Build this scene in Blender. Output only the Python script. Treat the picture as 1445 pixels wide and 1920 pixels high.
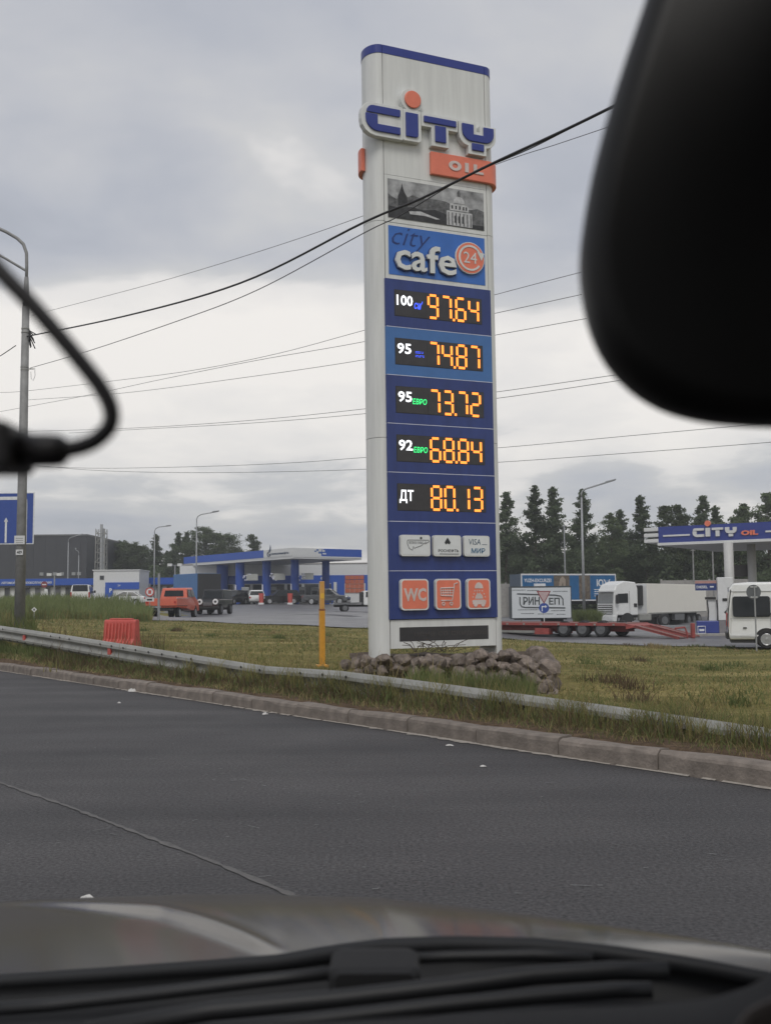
import bpy, bmesh, math, random
import numpy as np
from mathutils import Vector, Matrix
random.seed(7); RNG = np.random.default_rng(11)
for o in list(bpy.data.objects): bpy.data.objects.remove(o)
sc = bpy.context.scene
COL = sc.collection
R = math.radians
# ------------------------------------------------------------------ camera
FPX = 2000.0; EYE = 1.25; PITCH = math.atan(169 / FPX); ROLL = R(-.5)
cam_d = bpy.data.cameras.new('camera'); cam = bpy.data.objects.new('camera', cam_d); COL.objects.link(cam)
CM = Matrix.Rotation(math.pi / 2 + PITCH, 3, 'X') @ Matrix.Rotation(ROLL, 3, 'Z')
cam.matrix_world = Matrix.Translation((0, 0, EYE)) @ CM.to_4x4()
cam_d.sensor_fit = 'VERTICAL'; cam_d.sensor_height = 36; cam_d.sensor_width = 36
cam_d.lens = 36 * FPX / 1920; cam_d.clip_start = .02; cam_d.clip_end = 6000
cam_d.dof.use_dof = True; cam_d.dof.focus_distance = 18; cam_d.dof.aperture_fstop = 9.0
sc.camera = cam
# ------------------------------------------------------------------ world, sun, exposure
SUN_EL, SUN_AZ = 52, 186          # azimuth measured clockwise from +Y (behind the viewer, a little left)
W = bpy.data.worlds.new('World'); sc.world = W; W.use_nodes = True
def build_world():
    nt = W.node_tree; nt.nodes.clear(); N = nt.nodes.new; L = nt.links.new
    out = N('ShaderNodeOutputWorld')
    sky = N('ShaderNodeTexSky'); sky.sky_type = 'NISHITA'; sky.sun_disc = False
    sky.sun_elevation = R(SUN_EL); sky.sun_rotation = R(SUN_AZ)
    b1 = N('ShaderNodeBackground'); b1.inputs[1].default_value = .1; L(sky.outputs[0], b1.inputs[0])
    tc = N('ShaderNodeTexCoord'); sp = N('ShaderNodeSeparateXYZ'); L(tc.outputs['Generated'], sp.inputs[0])
    def M(op, a, b=None, clamp=False):
        m = N('ShaderNodeMath'); m.operation = op; m.use_clamp = clamp
        for i, v in enumerate((a, b)):
            if v is None: continue
            if isinstance(v, (int, float)): m.inputs[i].default_value = v
            else: L(v, m.inputs[i])
        return m.outputs[0]
    el = M('MAXIMUM', sp.outputs[2], 0.0)
    den = M('ADD', el, .16)
    cx = M('DIVIDE', sp.outputs[0], den); cy = M('DIVIDE', sp.outputs[1], den)
    cb = N('ShaderNodeCombineXYZ'); L(cx, cb.inputs[0]); L(cy, cb.inputs[1]); cb.inputs[2].default_value = 1.7
    def noise(scale, detail, rough, dist):
        n = N('ShaderNodeTexNoise'); n.inputs['Scale'].default_value = scale; n.inputs['Detail'].default_value = detail
        n.inputs['Roughness'].default_value = rough; n.inputs['Distortion'].default_value = dist
        L(cb.outputs[0], n.inputs['Vector']); return n.outputs[0]
    n1 = noise(.72, 3, .5, .4); n2 = noise(2.6, 4, .56, .2)
    # thin bright cloud base in the band above the horizon, greyer overhead and in the far murk
    r = N('ShaderNodeValToRGB'); L(el, r.inputs[0]); cr = r.color_ramp
    cr.elements[0].position = 0.0; cr.elements[0].color = (.58,) * 3 + (1,)
    cr.elements[1].position = 1.0; cr.elements[1].color = (.40,) * 3 + (1,)
    for p, v in ((.05, .52), (.10, .56), (.14, .82), (.245, .82), (.285, .52), (.315, .26), (.37, .33), (.46, .42)):
        e = cr.elements.new(p); e.color = (v, v, v, 1)
    s = M('ADD', r.outputs[0], M('MULTIPLY', M('SUBTRACT', n1, .5), 1.3))
    s = M('ADD', s, M('MULTIPLY', M('SUBTRACT', n2, .5), .72), True)
    r2 = N('ShaderNodeValToRGB'); L(s, r2.inputs[0]); cr = r2.color_ramp
    cr.elements[0].position = .12; cr.elements[0].color = (.40, .425, .48, 1)
    cr.elements[1].position = .92; cr.elements[1].color = (1.0, .96, .91, 1)
    for p, c in ((.32, (.495, .515, .57)), (.47, (.57, .58, .615)), (.60, (.65, .65, .655)), (.70, (.87, .845, .82))):
        e = cr.elements.new(p); e.color = c + (1,)
    b2 = N('ShaderNodeBackground'); L(r2.outputs[0], b2.inputs[0]); b2.inputs[1].default_value = 1.0
    mx = N('ShaderNodeMixShader'); mx.inputs[0].default_value = .93
    L(b1.outputs[0], mx.inputs[1]); L(b2.outputs[0], mx.inputs[2]); L(mx.outputs[0], out.inputs[0])
build_world()
sd = bpy.data.lights.new('sun', 'SUN'); sun = bpy.data.objects.new('sun', sd); COL.objects.link(sun)
sd.energy = 1.5; sd.angle = R(25); sd.color = (1, .96, .9)
_a, _e = R(SUN_AZ), R(SUN_EL)
sdir = Vector((math.sin(_a) * math.cos(_e), math.cos(_a) * math.cos(_e), math.sin(_e)))
sun.rotation_euler = sdir.to_track_quat('Z', 'Y').to_euler(); sun.location = (0, -20, 40)
cy_ = sc.cycles; cy_.max_bounces = 5; cy_.diffuse_bounces = 3; cy_.glossy_bounces = 3; cy_.transmission_bounces = 2; cy_.volume_bounces = 0; cy_.transparent_max_bounces = 4; cy_.use_light_tree = False
vs = sc.view_settings; vs.view_transform = 'Standard'; vs.look = 'None'; vs.gamma = 1; vs.exposure = 0.0; vs.use_curve_mapping = False
# ------------------------------------------------------------------ helpers
def ray(px, py): return CM @ Vector(((px - 722.5) / FPX, (960 - py) / FPX, -1))
def at(px, py, Y):
    d = ray(px, py); return Vector((0, 0, EYE)) + d * (Y / d.y)
def onz(px, py, z):
    d = ray(px, py); return Vector((0, 0, EYE)) + d * ((z - EYE) / d.z)
def pxX(px, D): return at(px, 1125, D).x
MATS = {}
def mk(name, col, rough=.6, metal=0., var=.12, scale=6., bump=0., bscale=40., emit=0., coat=0., obj=True, spec=.5, rand=0., var2=None, trans=0., streak=None):
    if name in MATS: return MATS[name]
    m = bpy.data.materials.new(name); m.use_nodes = True; nt = m.node_tree; N = nt.nodes.new; L = nt.links.new
    p = nt.nodes['Principled BSDF']; p.inputs['Roughness'].default_value = rough; p.inputs['Metallic'].default_value = metal
    p.inputs['Specular IOR Level'].default_value = spec
    if coat: p.inputs['Coat Weight'].default_value = coat; p.inputs['Coat Roughness'].default_value = .08
    tc = N('ShaderNodeTexCoord'); no = N('ShaderNodeTexNoise'); no.inputs['Scale'].default_value = scale
    no.inputs['Detail'].default_value = 6; no.inputs['Roughness'].default_value = .6; 
    if streak: mp = N('ShaderNodeMapping'); mp.inputs['Scale'].default_value = streak; L(tc.outputs['Object'], mp.inputs['Vector']); L(mp.outputs[0], no.inputs['Vector'])
    else: L(tc.outputs['Object'], no.inputs['Vector'])
    r = N('ShaderNodeValToRGB'); L(no.outputs[0], r.inputs[0])
    c2 = var2 or tuple(c * (1 + var) for c in col); c1 = tuple(c * (1 - var) for c in col)
    r.color_ramp.elements[0].position = .3; r.color_ramp.elements[1].position = .7
    r.color_ramp.elements[0].color = c1 + (1,); r.color_ramp.elements[1].color = tuple(min(1, c) for c in c2) + (1,)
    src = r.outputs[0]
    if rand:
        oi = N('ShaderNodeObjectInfo'); mr = N('ShaderNodeMapRange'); L(oi.outputs['Random'], mr.inputs[0])
        mr.inputs[3].default_value = 1 - rand; mr.inputs[4].default_value = 1 + rand
        hs = N('ShaderNodeHueSaturation'); L(mr.outputs[0], hs.inputs['Value']); L(src, hs.inputs['Color']); src = hs.outputs[0]
    L(src, p.inputs['Base Color'])
    if trans:
        tb = N('ShaderNodeBsdfTranslucent'); L(src, tb.inputs['Color']); ms = N('ShaderNodeMixShader'); ms.inputs[0].default_value = trans
        L(p.outputs[0], ms.inputs[1]); L(tb.outputs[0], ms.inputs[2]); L(ms.outputs[0], nt.nodes['Material Output'].inputs[0])
    if bump:
        n2 = N('ShaderNodeTexNoise'); n2.inputs['Scale'].default_value = bscale; n2.inputs['Detail'].default_value = 4
        L(tc.outputs['Object'], n2.inputs['Vector']); b = N('ShaderNodeBump'); b.inputs['Strength'].default_value = bump
        b.inputs['Distance'].default_value = .02; L(n2.outputs[0], b.inputs['Height']); L(b.outputs[0], p.inputs['Normal'])
    if emit:
        p.inputs['Emission Color'].default_value = col + (1,); p.inputs['Emission Strength'].default_value = emit; m.cycles.emission_sampling = 'NONE'
    MATS[name] = m; return m
class MB:
    def __init__(s): s.v = []; s.f = []
    def add(s, vs_, fs_):
        n = len(s.v); s.v += [tuple(q) for q in vs_]; s.f += [tuple(i + n for i in f) for f in fs_]; return s
    def box(s, x0, x1, y0, y1, z0, z1):
        return s.add([(x0, y0, z0), (x1, y0, z0), (x1, y1, z0), (x0, y1, z0), (x0, y0, z1), (x1, y0, z1), (x1, y1, z1), (x0, y1, z1)],
                     [(0, 3, 2, 1), (4, 5, 6, 7), (0, 1, 5, 4), (1, 2, 6, 5), (2, 3, 7, 6), (3, 0, 4, 7)])
    def quad(s, a, b, c, d): return s.add([a, b, c, d], [(0, 1, 2, 3)])
    def tube(s, pts, r, n=8, caps=True):
        pts = [Vector(p) for p in pts]; rs = r if isinstance(r, (list, tuple)) else [r] * len(pts)
        vs_, fs_ = [], []; up = None
        for i, p in enumerate(pts):
            t = (pts[min(i + 1, len(pts) - 1)] - pts[max(i - 1, 0)]).normalized()
            if up is None: up = t.orthogonal().normalized()
            up = (up - t * up.dot(t)).normalized(); w = t.cross(up)
            for k in range(n):
                a = 2 * math.pi * k / n; vs_.append(p + (up * math.cos(a) + w * math.sin(a)) * rs[i])
        for i in range(len(pts) - 1):
            for k in range(n):
                k2 = (k + 1) % n; fs_.append((i * n + k, i * n + k2, (i + 1) * n + k2, (i + 1) * n + k))
        if caps:
            fs_.append(tuple(range(n - 1, -1, -1))); fs_.append(tuple((len(pts) - 1) * n + k for k in range(n)))
        return s.add(vs_, fs_)
    def poly(s, pts, y0, y1):                       # outline (u,v) in the XZ plane, pushed out along Y
        n = len(pts); vs_ = [(u, y0, v) for u, v in pts] + [(u, y1, v) for u, v in pts]
        return s.add(vs_, [tuple(range(n)), tuple(range(2 * n - 1, n - 1, -1))] + [(i, i + n, (i + 1) % n + n, (i + 1) % n) for i in range(n)])
    def prism(s, pts):                              # side profile (x,z,halfwidth)
        n = len(pts); vs_ = [(x, w, z) for x, z, w in pts] + [(x, -w, z) for x, z, w in pts]
        return s.add(vs_, [tuple(range(n)), tuple(range(2 * n - 1, n - 1, -1))] + [(i, i + n, (i + 1) % n + n, (i + 1) % n) for i in range(n)])
    def loft(s, rings, closed=True, caps=False):
        n = len(rings[0]); vs_ = [p for r in rings for p in r]; fs_ = []
        for i in range(len(rings) - 1):
            for k in range(n if closed else n - 1):
                k2 = (k + 1) % n; fs_.append((i * n + k, i * n + k2, (i + 1) * n + k2, (i + 1) * n + k))
        if caps: fs_ += [tuple(range(n - 1, -1, -1)), tuple((len(rings) - 1) * n + k for k in range(n))]
        return s.add(vs_, fs_)
    def mesh(s, name, mat, smooth=False):
        me = bpy.data.meshes.new(name); me.from_pydata(s.v, [], s.f); me.update()
        bm = bmesh.new(); bm.from_mesh(me); bmesh.ops.recalc_face_normals(bm, faces=bm.faces); bm.to_mesh(me); bm.free()
        if mat: me.materials.append(mat)
        if smooth:
            for p in me.polygons: p.use_smooth = True
        return me
    def build(s, name, mat, parent=None, bevel=0., seg=2, smooth=False, loc=None, rz=0.):
        o = bpy.data.objects.new(name, s.mesh(name, mat, smooth)); COL.objects.link(o)
        if parent: o.parent = parent
        if loc is not None: o.location = loc
        if rz: o.rotation_euler.z = rz
        if bevel:
            b = o.modifiers.new('bevel', 'BEVEL'); b.width = bevel; b.segments = seg; b.limit_method = 'ANGLE'; b.angle_limit = R(35)
            b.harden_normals = False
        return o
def raw(name, v, f, mat, parent=None, smooth=False):      # big numpy meshes
    me = bpy.data.meshes.new(name); v = np.asarray(v, dtype=np.float32); f = np.asarray(f, dtype=np.int32); k = f.shape[1]
    me.vertices.add(len(v)); me.vertices.foreach_set('co', v.ravel()); me.loops.add(f.size); me.loops.foreach_set('vertex_index', f.ravel())
    me.polygons.add(len(f)); me.polygons.foreach_set('loop_start', np.arange(0, f.size, k, dtype=np.int32))
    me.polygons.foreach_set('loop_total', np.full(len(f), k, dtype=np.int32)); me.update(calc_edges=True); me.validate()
    if smooth: me.polygons.foreach_set('use_smooth', np.ones(len(f), dtype=bool))
    me.materials.append(mat); o = bpy.data.objects.new(name, me); COL.objects.link(o)
    if parent: o.parent = parent
    return o
def tag(o, label=None, cat=None, group=None, kind=None):
    if label: o['label'] = label
    if cat: o['category'] = cat
    if group: o['group'] = group
    if kind: o['kind'] = kind
    return o
def thing(name, label, cat, loc=(0, 0, 0), rz=0., group=None):
    o = bpy.data.objects.new(name, None); COL.objects.link(o); o.location = loc; o.rotation_euler.z = rz; o.empty_display_size = .3
    return tag(o, label, cat, group)
def copy_tree(o, parent=None):
    c = o.copy(); COL.objects.link(c); c.parent = parent
    for ch in o.children: copy_tree(ch, c)
    return c
def arc(cx, cy, rx, ry, a0, a1, n): return [(cx + rx * math.cos(R(a0 + (a1 - a0) * i / n)), cy + ry * math.sin(R(a0 + (a1 - a0) * i / n))) for i in range(n + 1)]
def rrect(x0, x1, y0, y1, r, n=4):
    r = r if isinstance(r, (list, tuple)) else [r] * 4      # bl, br, tr, tl
    return (arc(x0 + r[0], y0 + r[0], r[0], r[0], 180, 270, n) + arc(x1 - r[1], y0 + r[1], r[1], r[1], 270, 360, n)
            + arc(x1 - r[2], y1 - r[2], r[2], r[2], 0, 90, n) + arc(x0 + r[3], y1 - r[3], r[3], r[3], 90, 180, n))
def text(s, box, y, mat, parent, name='lettering', ext=.004, bold=0., shear=0., space=1.0, flip=False):
    """letters fitted into box (u0,u1,v0,v1) of the XZ plane, facing -Y, their back at y"""
    cu = bpy.data.curves.new('t', 'FONT'); cu.body = s; cu.extrude = 1.; cu.offset = bold; cu.shear = shear; cu.space_character = space
    cu.resolution_u = 2
    o = bpy.data.objects.new('t', cu); me = bpy.data.meshes.new_from_object(o)
    n = len(me.vertices); c = np.zeros(n * 3, dtype=np.float32); me.vertices.foreach_get('co', c); c = c.reshape(-1, 3)
    mn, mxx = c.min(0), c.max(0); u0, u1, v0, v1 = box
    x = u0 + (c[:, 0] - mn[0]) / (mxx[0] - mn[0]) * (u1 - u0); z = v0 + (c[:, 1] - mn[1]) / (mxx[1] - mn[1]) * (v1 - v0)
    yy = y - (c[:, 2] + 1) / 2 * ext
    if flip: x = u0 + u1 - x; x = u0 + u1 - x
    me.vertices.foreach_set('co', np.stack([x, yy, z], 1).astype(np.float32).ravel())
    me.materials.clear(); me.materials.append(mat); me.update()
    bpy.data.objects.remove(o); bpy.data.curves.remove(cu)
    ob = bpy.data.objects.new(name, me); COL.objects.link(ob); ob.parent = parent; me.name = name
    return ob
# ------------------------------------------------------------------ palette
M_white = mk('white_panel', (.64, .65, .63), .35, var=.09, scale=3, spec=.4, streak=(2.5, 2.5, .22))
M_navy = mk('navy_panel', (.023, .043, .175), .35, var=.14, scale=3, streak=(2, 2, .5))
M_navy2 = mk('navy_letter', (.026, .042, .23), .3, var=.06)
M_lblue = mk('light_blue_panel', (.05, .15, .38), .35, var=.06)
M_cafe = mk('cafe_blue', (.035, .14, .47), .35, var=.08, scale=4)
M_orange = mk('salmon_orange', (.72, .19, .115), .4, var=.06)
M_black = mk('display_black', (.036, .034, .036), .35, var=.2)
M_seam = mk('dark_joint', (.03, .032, .035), .7)
M_line = mk('pale_line', (.6, .62, .72), .4)
M_print = mk('print_black', (.03, .032, .035), .6)
M_galv = mk('galvanised_steel', (.27, .27, .25), .6, .2, var=.2, scale=2.2, bump=.15, bscale=30)
M_pole = mk('weathered_pole', (.25, .25, .245), .7, .15, var=.18, scale=5)
M_lamp = mk('lamp_grey', (.3, .31, .32), .5, .3)
M_cable = mk('cable_black', (.018, .018, .02), .6)
M_tyre = mk('tyre_rubber', (.018, .018, .019), .85)
M_rim = mk('rim_silver', (.42, .43, .44), .35, .7)
M_rimd = mk('rim_dark', (.16, .165, .17), .5, .5)
M_glass = mk('tinted_glass', (.016, .019, .022), .2, var=.1, spec=.28)
M_gauze = mk('bright_glass', (.10, .12, .13), .08, var=.15, spec=.8)
M_under = mk('chassis_black', (.02, .02, .02), .7)
M_carw = mk('car_white', (.68, .69, .68), .25, coat=.5, var=.04)
M_cargrey = mk('car_grey', (.10, .105, .11), .28, .4, coat=.6, var=.06)
M_carblack = mk('car_black', (.014, .015, .017), .2, coat=.6)
M_carsilver = mk('car_silver', (.42, .43, .44), .3, .5, coat=.5)
M_light = mk('lens_clear', (.75, .76, .76), .15)
M_tail = mk('lens_red', (.45, .03, .03), .2)
M_red = mk('faded_red', (.50, .085, .07), .5, var=.12)
M_redtr = mk('trailer_red', (.29, .058, .05), .55, var=.22, scale=3)
M_pickup = mk('pickup_orange_red', (.62, .13, .075), .4, coat=.3, var=.08)
M_gblue = mk('station_blue', (.02, .085, .40), .4, var=.06)
M_gwhite = mk('station_white', (.62, .63, .63), .5, var=.05)
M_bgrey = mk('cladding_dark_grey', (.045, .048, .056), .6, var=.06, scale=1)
M_conc = mk('concrete', (.30, .29, .275), .85, var=.15, scale=3, bump=.2)
M_pane = mk('shop_pane', (.035, .04, .045), .1, var=.3)
M_yellow = mk('yellow_paint', (.62, .30, .035), .5, var=.12, scale=9)
M_bark = mk('bark', (.07, .055, .04), .9, var=.3, scale=12, bump=.5)
M_soil = mk('soil', (.075, .052, .036), .95, var=.35, scale=6, bump=.6)
def led(name, col, e): return mk(name, col, .5, emit=e, var=.01)
M_ledo = led('led_amber', (1., .27, .04), 1.65); M_ledw = led('led_white', (.92, .95, 1.), 1.1)
M_ledb = led('led_blue', (.06, .12, 1.), 1.1); M_ledg = led('led_green', (.05, .95, .25), .9)
M_ledoff = mk('led_unlit', (.055, .05, .048), .6)
# ------------------------------------------------------------------ road, kerb and ground
K1 = Vector((2.52, 7.15)); KD = Vector((.593, -.805)).normalized(); KN = Vector((.805, .593)).normalized()
def kw(a, b): p = K1 + KD * a + KN * b; return p.x, p.y
def kab(x, y): q = Vector((x, y)) - K1; return q.dot(KD), q.dot(KN)
def rail_pt(px, py, b=.8):                     # where the view through a pixel meets the upright plane b metres behind the kerb
    d = ray(px, py); t = (K1.x * KN.x + K1.y * KN.y + b) / (d.x * KN.x + d.y * KN.y)
    return Vector((0, 0, EYE)) + d * t
CP = []                                         # ground levels (x, y, z, weight)
def cp(px, py, D, w=1.): p = at(px, py, D); CP.append((p.x, p.y, p.z, w))
for a_ in (-40, -30, -24, -18, -14, -11, -8, -6, -4, -2, 0, 2, 5, 10):
    for b_, z_ in ((.17, .14), (.5, .17), (1.0, .19)):
        x_, y_ = kw(a_, b_)
        if y_ > 1: CP.append((x_, y_, z_ + (.12 * b_ if a_ < -14 else 0), 3.))
for q in ((1040, 1302, 14.4), (655, 1268, 15.6), (850, 1290, 14.8), (604, 1252, 20), (230, 1214, 24), (37, 1180, 25), (815, 1240, 19), (420, 1215, 27),
          (300, 1165, 60), (500, 1172, 54), (690, 1180, 48), (330, 1160, 78, 5.), (415, 1152, 85, 4.), (500, 1133.5, 128), (650, 1133.5, 130), (420, 1133.5, 135),
          (560, 1150, 85), (680, 1150, 70), (100, 1164, 52), (60, 1168, 45), (100, 1138, 75), (200, 1142, 75), (100, 1129, 84), (220, 1130, 84), (100, 1134, 96), (220, 1135, 96), (60, 1131, 130), (250, 1131, 130),
          (1400, 1217, 41.5), (1150, 1206, 50), (1000, 1203, 55), (1290, 1210, 49), (1200, 1177, 92), (1000, 1173, 80), (1350, 1190, 60), (1440, 1190, 60),
          (1400, 1345, 12.5), (1200, 1310, 14.5), (1300, 1270, 22), (1100, 1235, 28), (1200, 1240, 30), (1400, 1250, 28), (960, 1215, 35), (1050, 1260, 20),
          (1000, 1158, 110), (1300, 1158, 110), (1440, 1160, 110), (1000, 1148, 160), (1400, 1148, 160)): cp(*q)
for x_, y_, z_ in ((-120, 300, 1.5), (0, 300, .5), (150, 300, -1), (-60, 25, .4), (-90, 60, .8), (-120, 130, 1.6), (60, 20, -.5), (80, 60, -.8), (110, 120, -1), (25, 3, .1), (12, 3, .12), (-400, 900, 1), (400, 900, 0)):
    CP.append((x_, y_, z_, 1.))
_cp = np.array(CP)
def _q(x, y):
    r = np.hypot(x, y) + .3; return np.stack([1.6 * x / np.maximum(np.maximum(y, .25 * r), .5), 1.15 * np.log(r)], -1)
_cq = _q(_cp[:, 0], _cp[:, 1])
def gz(x, y):
    x = np.asarray(x, float); y = np.asarray(y, float); q = _q(x, y); out = np.zeros(x.shape); ws = np.zeros(x.shape)
    for i in range(len(_cq)):
        d2 = (q[..., 0] - _cq[i, 0]) ** 2 + (q[..., 1] - _cq[i, 1]) ** 2
        w = _cp[i, 3] / (d2 + 2e-4) ** 1.6; out += w * _cp[i, 2]; ws += w
    return out / ws
def g(x, y): return float(gz(np.array([x]), np.array([y]))[0])
def grid_mesh(name, av, bv, mat, zf):
    A_, B_ = np.meshgrid(av, bv, indexing='ij'); X = K1.x + KD.x * A_ + KN.x * B_; Y = K1.y + KD.y * A_ + KN.y * B_
    Z = zf(X, Y, A_, B_); n, m = A_.shape; v = np.stack([X, Y, Z], -1).reshape(-1, 3)
    i, j = np.meshgrid(np.arange(n - 1), np.arange(m - 1), indexing='ij'); k = (i * m + j).ravel()
    return raw(name, v, np.stack([k, k + m, k + m + 1, k + 1], 1), mat, smooth=True)
def mat_ground():
    m = bpy.data.materials.new('mown_grass_ground'); m.use_nodes = True; nt = m.node_tree; N = nt.nodes.new; L = nt.links.new
    p = nt.nodes['Principled BSDF']; p.inputs['Roughness'].default_value = .95; p.inputs['Specular IOR Level'].default_value = .1
    ge = N('ShaderNodeNewGeometry')
    def noise(s, d, st=(1, 1, 1)):
        mp = N('ShaderNodeMapping'); mp.inputs['Scale'].default_value = st; L(ge.outputs['Position'], mp.inputs['Vector'])
        n = N('ShaderNodeTexNoise'); n.inputs['Scale'].default_value = s; n.inputs['Detail'].default_value = d; n.inputs['Roughness'].default_value = .65
        L(mp.outputs[0], n.inputs['Vector']); return n.outputs[0]
    r = N('ShaderNodeValToRGB'); L(noise(.35, 8, (.35, 1.5, 1)), r.inputs[0]); e = r.color_ramp.elements
    e[0].position = .3; e[0].color = (.12, .125, .052, 1); e[1].position = .72; e[1].color = (.45, .38, .19, 1)
    q = e.new(.45); q.color = (.20, .185, .072, 1); q = e.new(.58); q.color = (.30, .26, .11, 1)
    r2 = N('ShaderNodeValToRGB'); L(noise(9, 6), r2.inputs[0]); e = r2.color_ramp.elements
    e[0].position = .3; e[0].color = (.45, .45, .42, 1); e[1].position = .75; e[1].color = (1.25, 1.2, 1.1, 1)
    mx = N('ShaderNodeMix'); mx.data_type = 'RGBA'; mx.blend_type = 'MULTIPLY'; mx.inputs[0].default_value = 1
    L(r2.outputs[0], mx.inputs[7])
    # bare brown soil in the first half metre behind the kerb
    vm = N('ShaderNodeVectorMath'); vm.operation = 'DOT_PRODUCT'; L(ge.outputs['Position'], vm.inputs[0]); vm.inputs[1].default_value = (KN.x, KN.y, 0)
    ma = N('ShaderNodeMath'); ma.operation = 'MULTIPLY_ADD'; L(noise(3.5, 4), ma.inputs[0]); ma.inputs[1].default_value = .7; L(vm.outputs['Value'], ma.inputs[2])
    mr = N('ShaderNodeMapRange'); L(ma.outputs[0], mr.inputs[0]); kb = K1.x * KN.x + K1.y * KN.y; mr.inputs[1].default_value = kb + .80; mr.inputs[2].default_value = kb + 1.05; mr.inputs[3].default_value = 1; mr.inputs[4].default_value = 0
    ms = N('ShaderNodeMix'); ms.data_type = 'RGBA'; L(mr.outputs[0], ms.inputs[0]); L(r.outputs[0], ms.inputs[6]); ms.inputs[7].default_value = (.13, .095, .07, 1); L(ms.outputs[2], mx.inputs[6])
    L(mx.outputs[2], p.inputs['Base Color'])
    b = N('ShaderNodeBump'); b.inputs['Strength'].default_value = .7; b.inputs['Distance'].default_value = .06; L(noise(14, 6), b.inputs['Height']); L(b.outputs[0], p.inputs['Normal'])
    return m
def mat_asphalt(name, c0, c1, rough, speck=1.):
    m = bpy.data.materials.new(name); m.use_nodes = True; nt = m.node_tree; N = nt.nodes.new; L = nt.links.new
    p = nt.nodes['Principled BSDF']; p.inputs['Specular IOR Level'].default_value = .35
    ge = N('ShaderNodeNewGeometry')
    def noise(s, d, ro=.6):
        n = N('ShaderNodeTexNoise'); n.inputs['Scale'].default_value = s; n.inputs['Detail'].default_value = d; n.inputs['Roughness'].default_value = ro
        L(ge.outputs['Position'], n.inputs['Vector']); return n.outputs[0]
    r = N('ShaderNodeValToRGB'); L(noise(.45, 5), r.inputs[0]); e = r.color_ramp.elements
    e[0].position = .3; e[0].color = c0 + (1,); e[1].position = .7; e[1].color = c1 + (1,)
    mp = N('ShaderNodeMapping'); mp.inputs['Rotation'].default_value = (0, 0, R(53.6)); mp.inputs['Scale'].default_value = (.12, 1.1, 1); L(ge.outputs['Position'], mp.inputs['Vector'])
    nl = N('ShaderNodeTexNoise'); nl.inputs['Scale'].default_value = 1.3; nl.inputs['Detail'].default_value = 5; L(mp.outputs[0], nl.inputs['Vector'])
    rl = N('ShaderNodeValToRGB'); L(nl.outputs[0], rl.inputs[0]); rl.color_ramp.elements[0].position = .3; rl.color_ramp.elements[0].color = (.80,) * 3 + (1,); rl.color_ramp.elements[1].position = .7; rl.color_ramp.elements[1].color = (1.22, 1.2, 1.18, 1)
    ml = N('ShaderNodeMix'); ml.data_type = 'RGBA'; ml.blend_type = 'MULTIPLY'; ml.inputs[0].default_value = 1; L(r.outputs[0], ml.inputs[6]); L(rl.outputs[0], ml.inputs[7])
    r2 = N('ShaderNodeValToRGB'); L(noise(48, 5, .8), r2.inputs[0]); e = r2.color_ramp.elements
    e[0].position = .36; e[0].color = (max(.1, 1 - .62 * speck),) * 3 + (1,); e[1].position = .66; e[1].color = (1 + .75 * speck,) * 3 + (1,)
    mx = N('ShaderNodeMix'); mx.data_type = 'RGBA'; mx.blend_type = 'MULTIPLY'; mx.inputs[0].default_value = 1
    L(ml.outputs[2], mx.inputs[6]); L(r2.outputs[0], mx.inputs[7]); L(mx.outputs[2], p.inputs['Base Color'])
    rr = N('ShaderNodeMapRange'); L(noise(.8, 5), rr.inputs[0]); rr.inputs[3].default_value = rough - .12; rr.inputs[4].default_value = rough + .15; L(rr.outputs[0], p.inputs['Roughness'])
    b = N('ShaderNodeBump'); b.inputs['Strength'].default_value = .55 * speck; b.inputs['Distance'].default_value = .012; L(noise(90, 4, .7), b.inputs['Height']); L(b.outputs[0], p.inputs['Normal'])
    return m
M_ground = mat_ground(); M_road = mat_asphalt('asphalt', (.050, .049, .052), (.070, .068, .070), .74, 1.0)
M_lot = mat_asphalt('forecourt_asphalt', (.10, .10, .11), (.16, .16, .17), .40, .5)
sgn = lambda lo, hi, n: -np.geomspace(hi, lo, n)
av = np.concatenate([sgn(204, 900, 8), np.arange(-200, -45, 3.),  np.arange(-44, 14, 1.0), np.arange(14, 80, 3.), np.geomspace(80, 700, 10)])
bv = np.concatenate([[.05, .15, .4, .7], np.geomspace(1, 1200, 150)])
ground = grid_mesh('ground', av, bv, M_ground, lambda X, Y, A_, B_: gz(X, Y) - np.where(B_ < .1, .2, 0)); tag(ground, kind='structure')
road = grid_mesh('road', np.array([-900, -45, -20, 0, 20, 700.]), np.array([-400, -60, -12, -3, .06]), M_road, lambda X, Y, A_, B_: 0 * X); tag(road, kind='structure')
def drape(name, corners, mat, dz, n=14, m=14, parent=None):
    c = [np.array(q, float) for q in corners]; v = []
    for i in range(n + 1):
        for j in range(m + 1):
            s, t = i / n, j / m; p = (c[0] * (1 - s) + c[1] * s) * (1 - t) + (c[3] * (1 - s) + c[2] * s) * t; v.append((p[0], p[1]))
    v = np.array(v); z = gz(v[:, 0], v[:, 1]) + dz; v = np.concatenate([v, z[:, None]], 1)
    f = [(i * (m + 1) + j, (i + 1) * (m + 1) + j, (i + 1) * (m + 1) + j + 1, i * (m + 1) + j + 1) for i in range(n) for j in range(m)]
    return raw(name, v, f, mat, parent, smooth=True)
XD = lambda px, D: (pxX(px, D), D)
lot = drape('station_forecourt', [XD(288, 61), XD(965, 43), XD(980, 175), XD(110, 175)], M_lot, .05, 26, 30); tag(lot, kind='structure')
lot2 = drape('truck_yard', [XD(966, 52.5), XD(1520, 39.5), XD(1750, 123), XD(981, 123)], M_lot, .05, 20, 26); tag(lot2, kind='structure')
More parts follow.
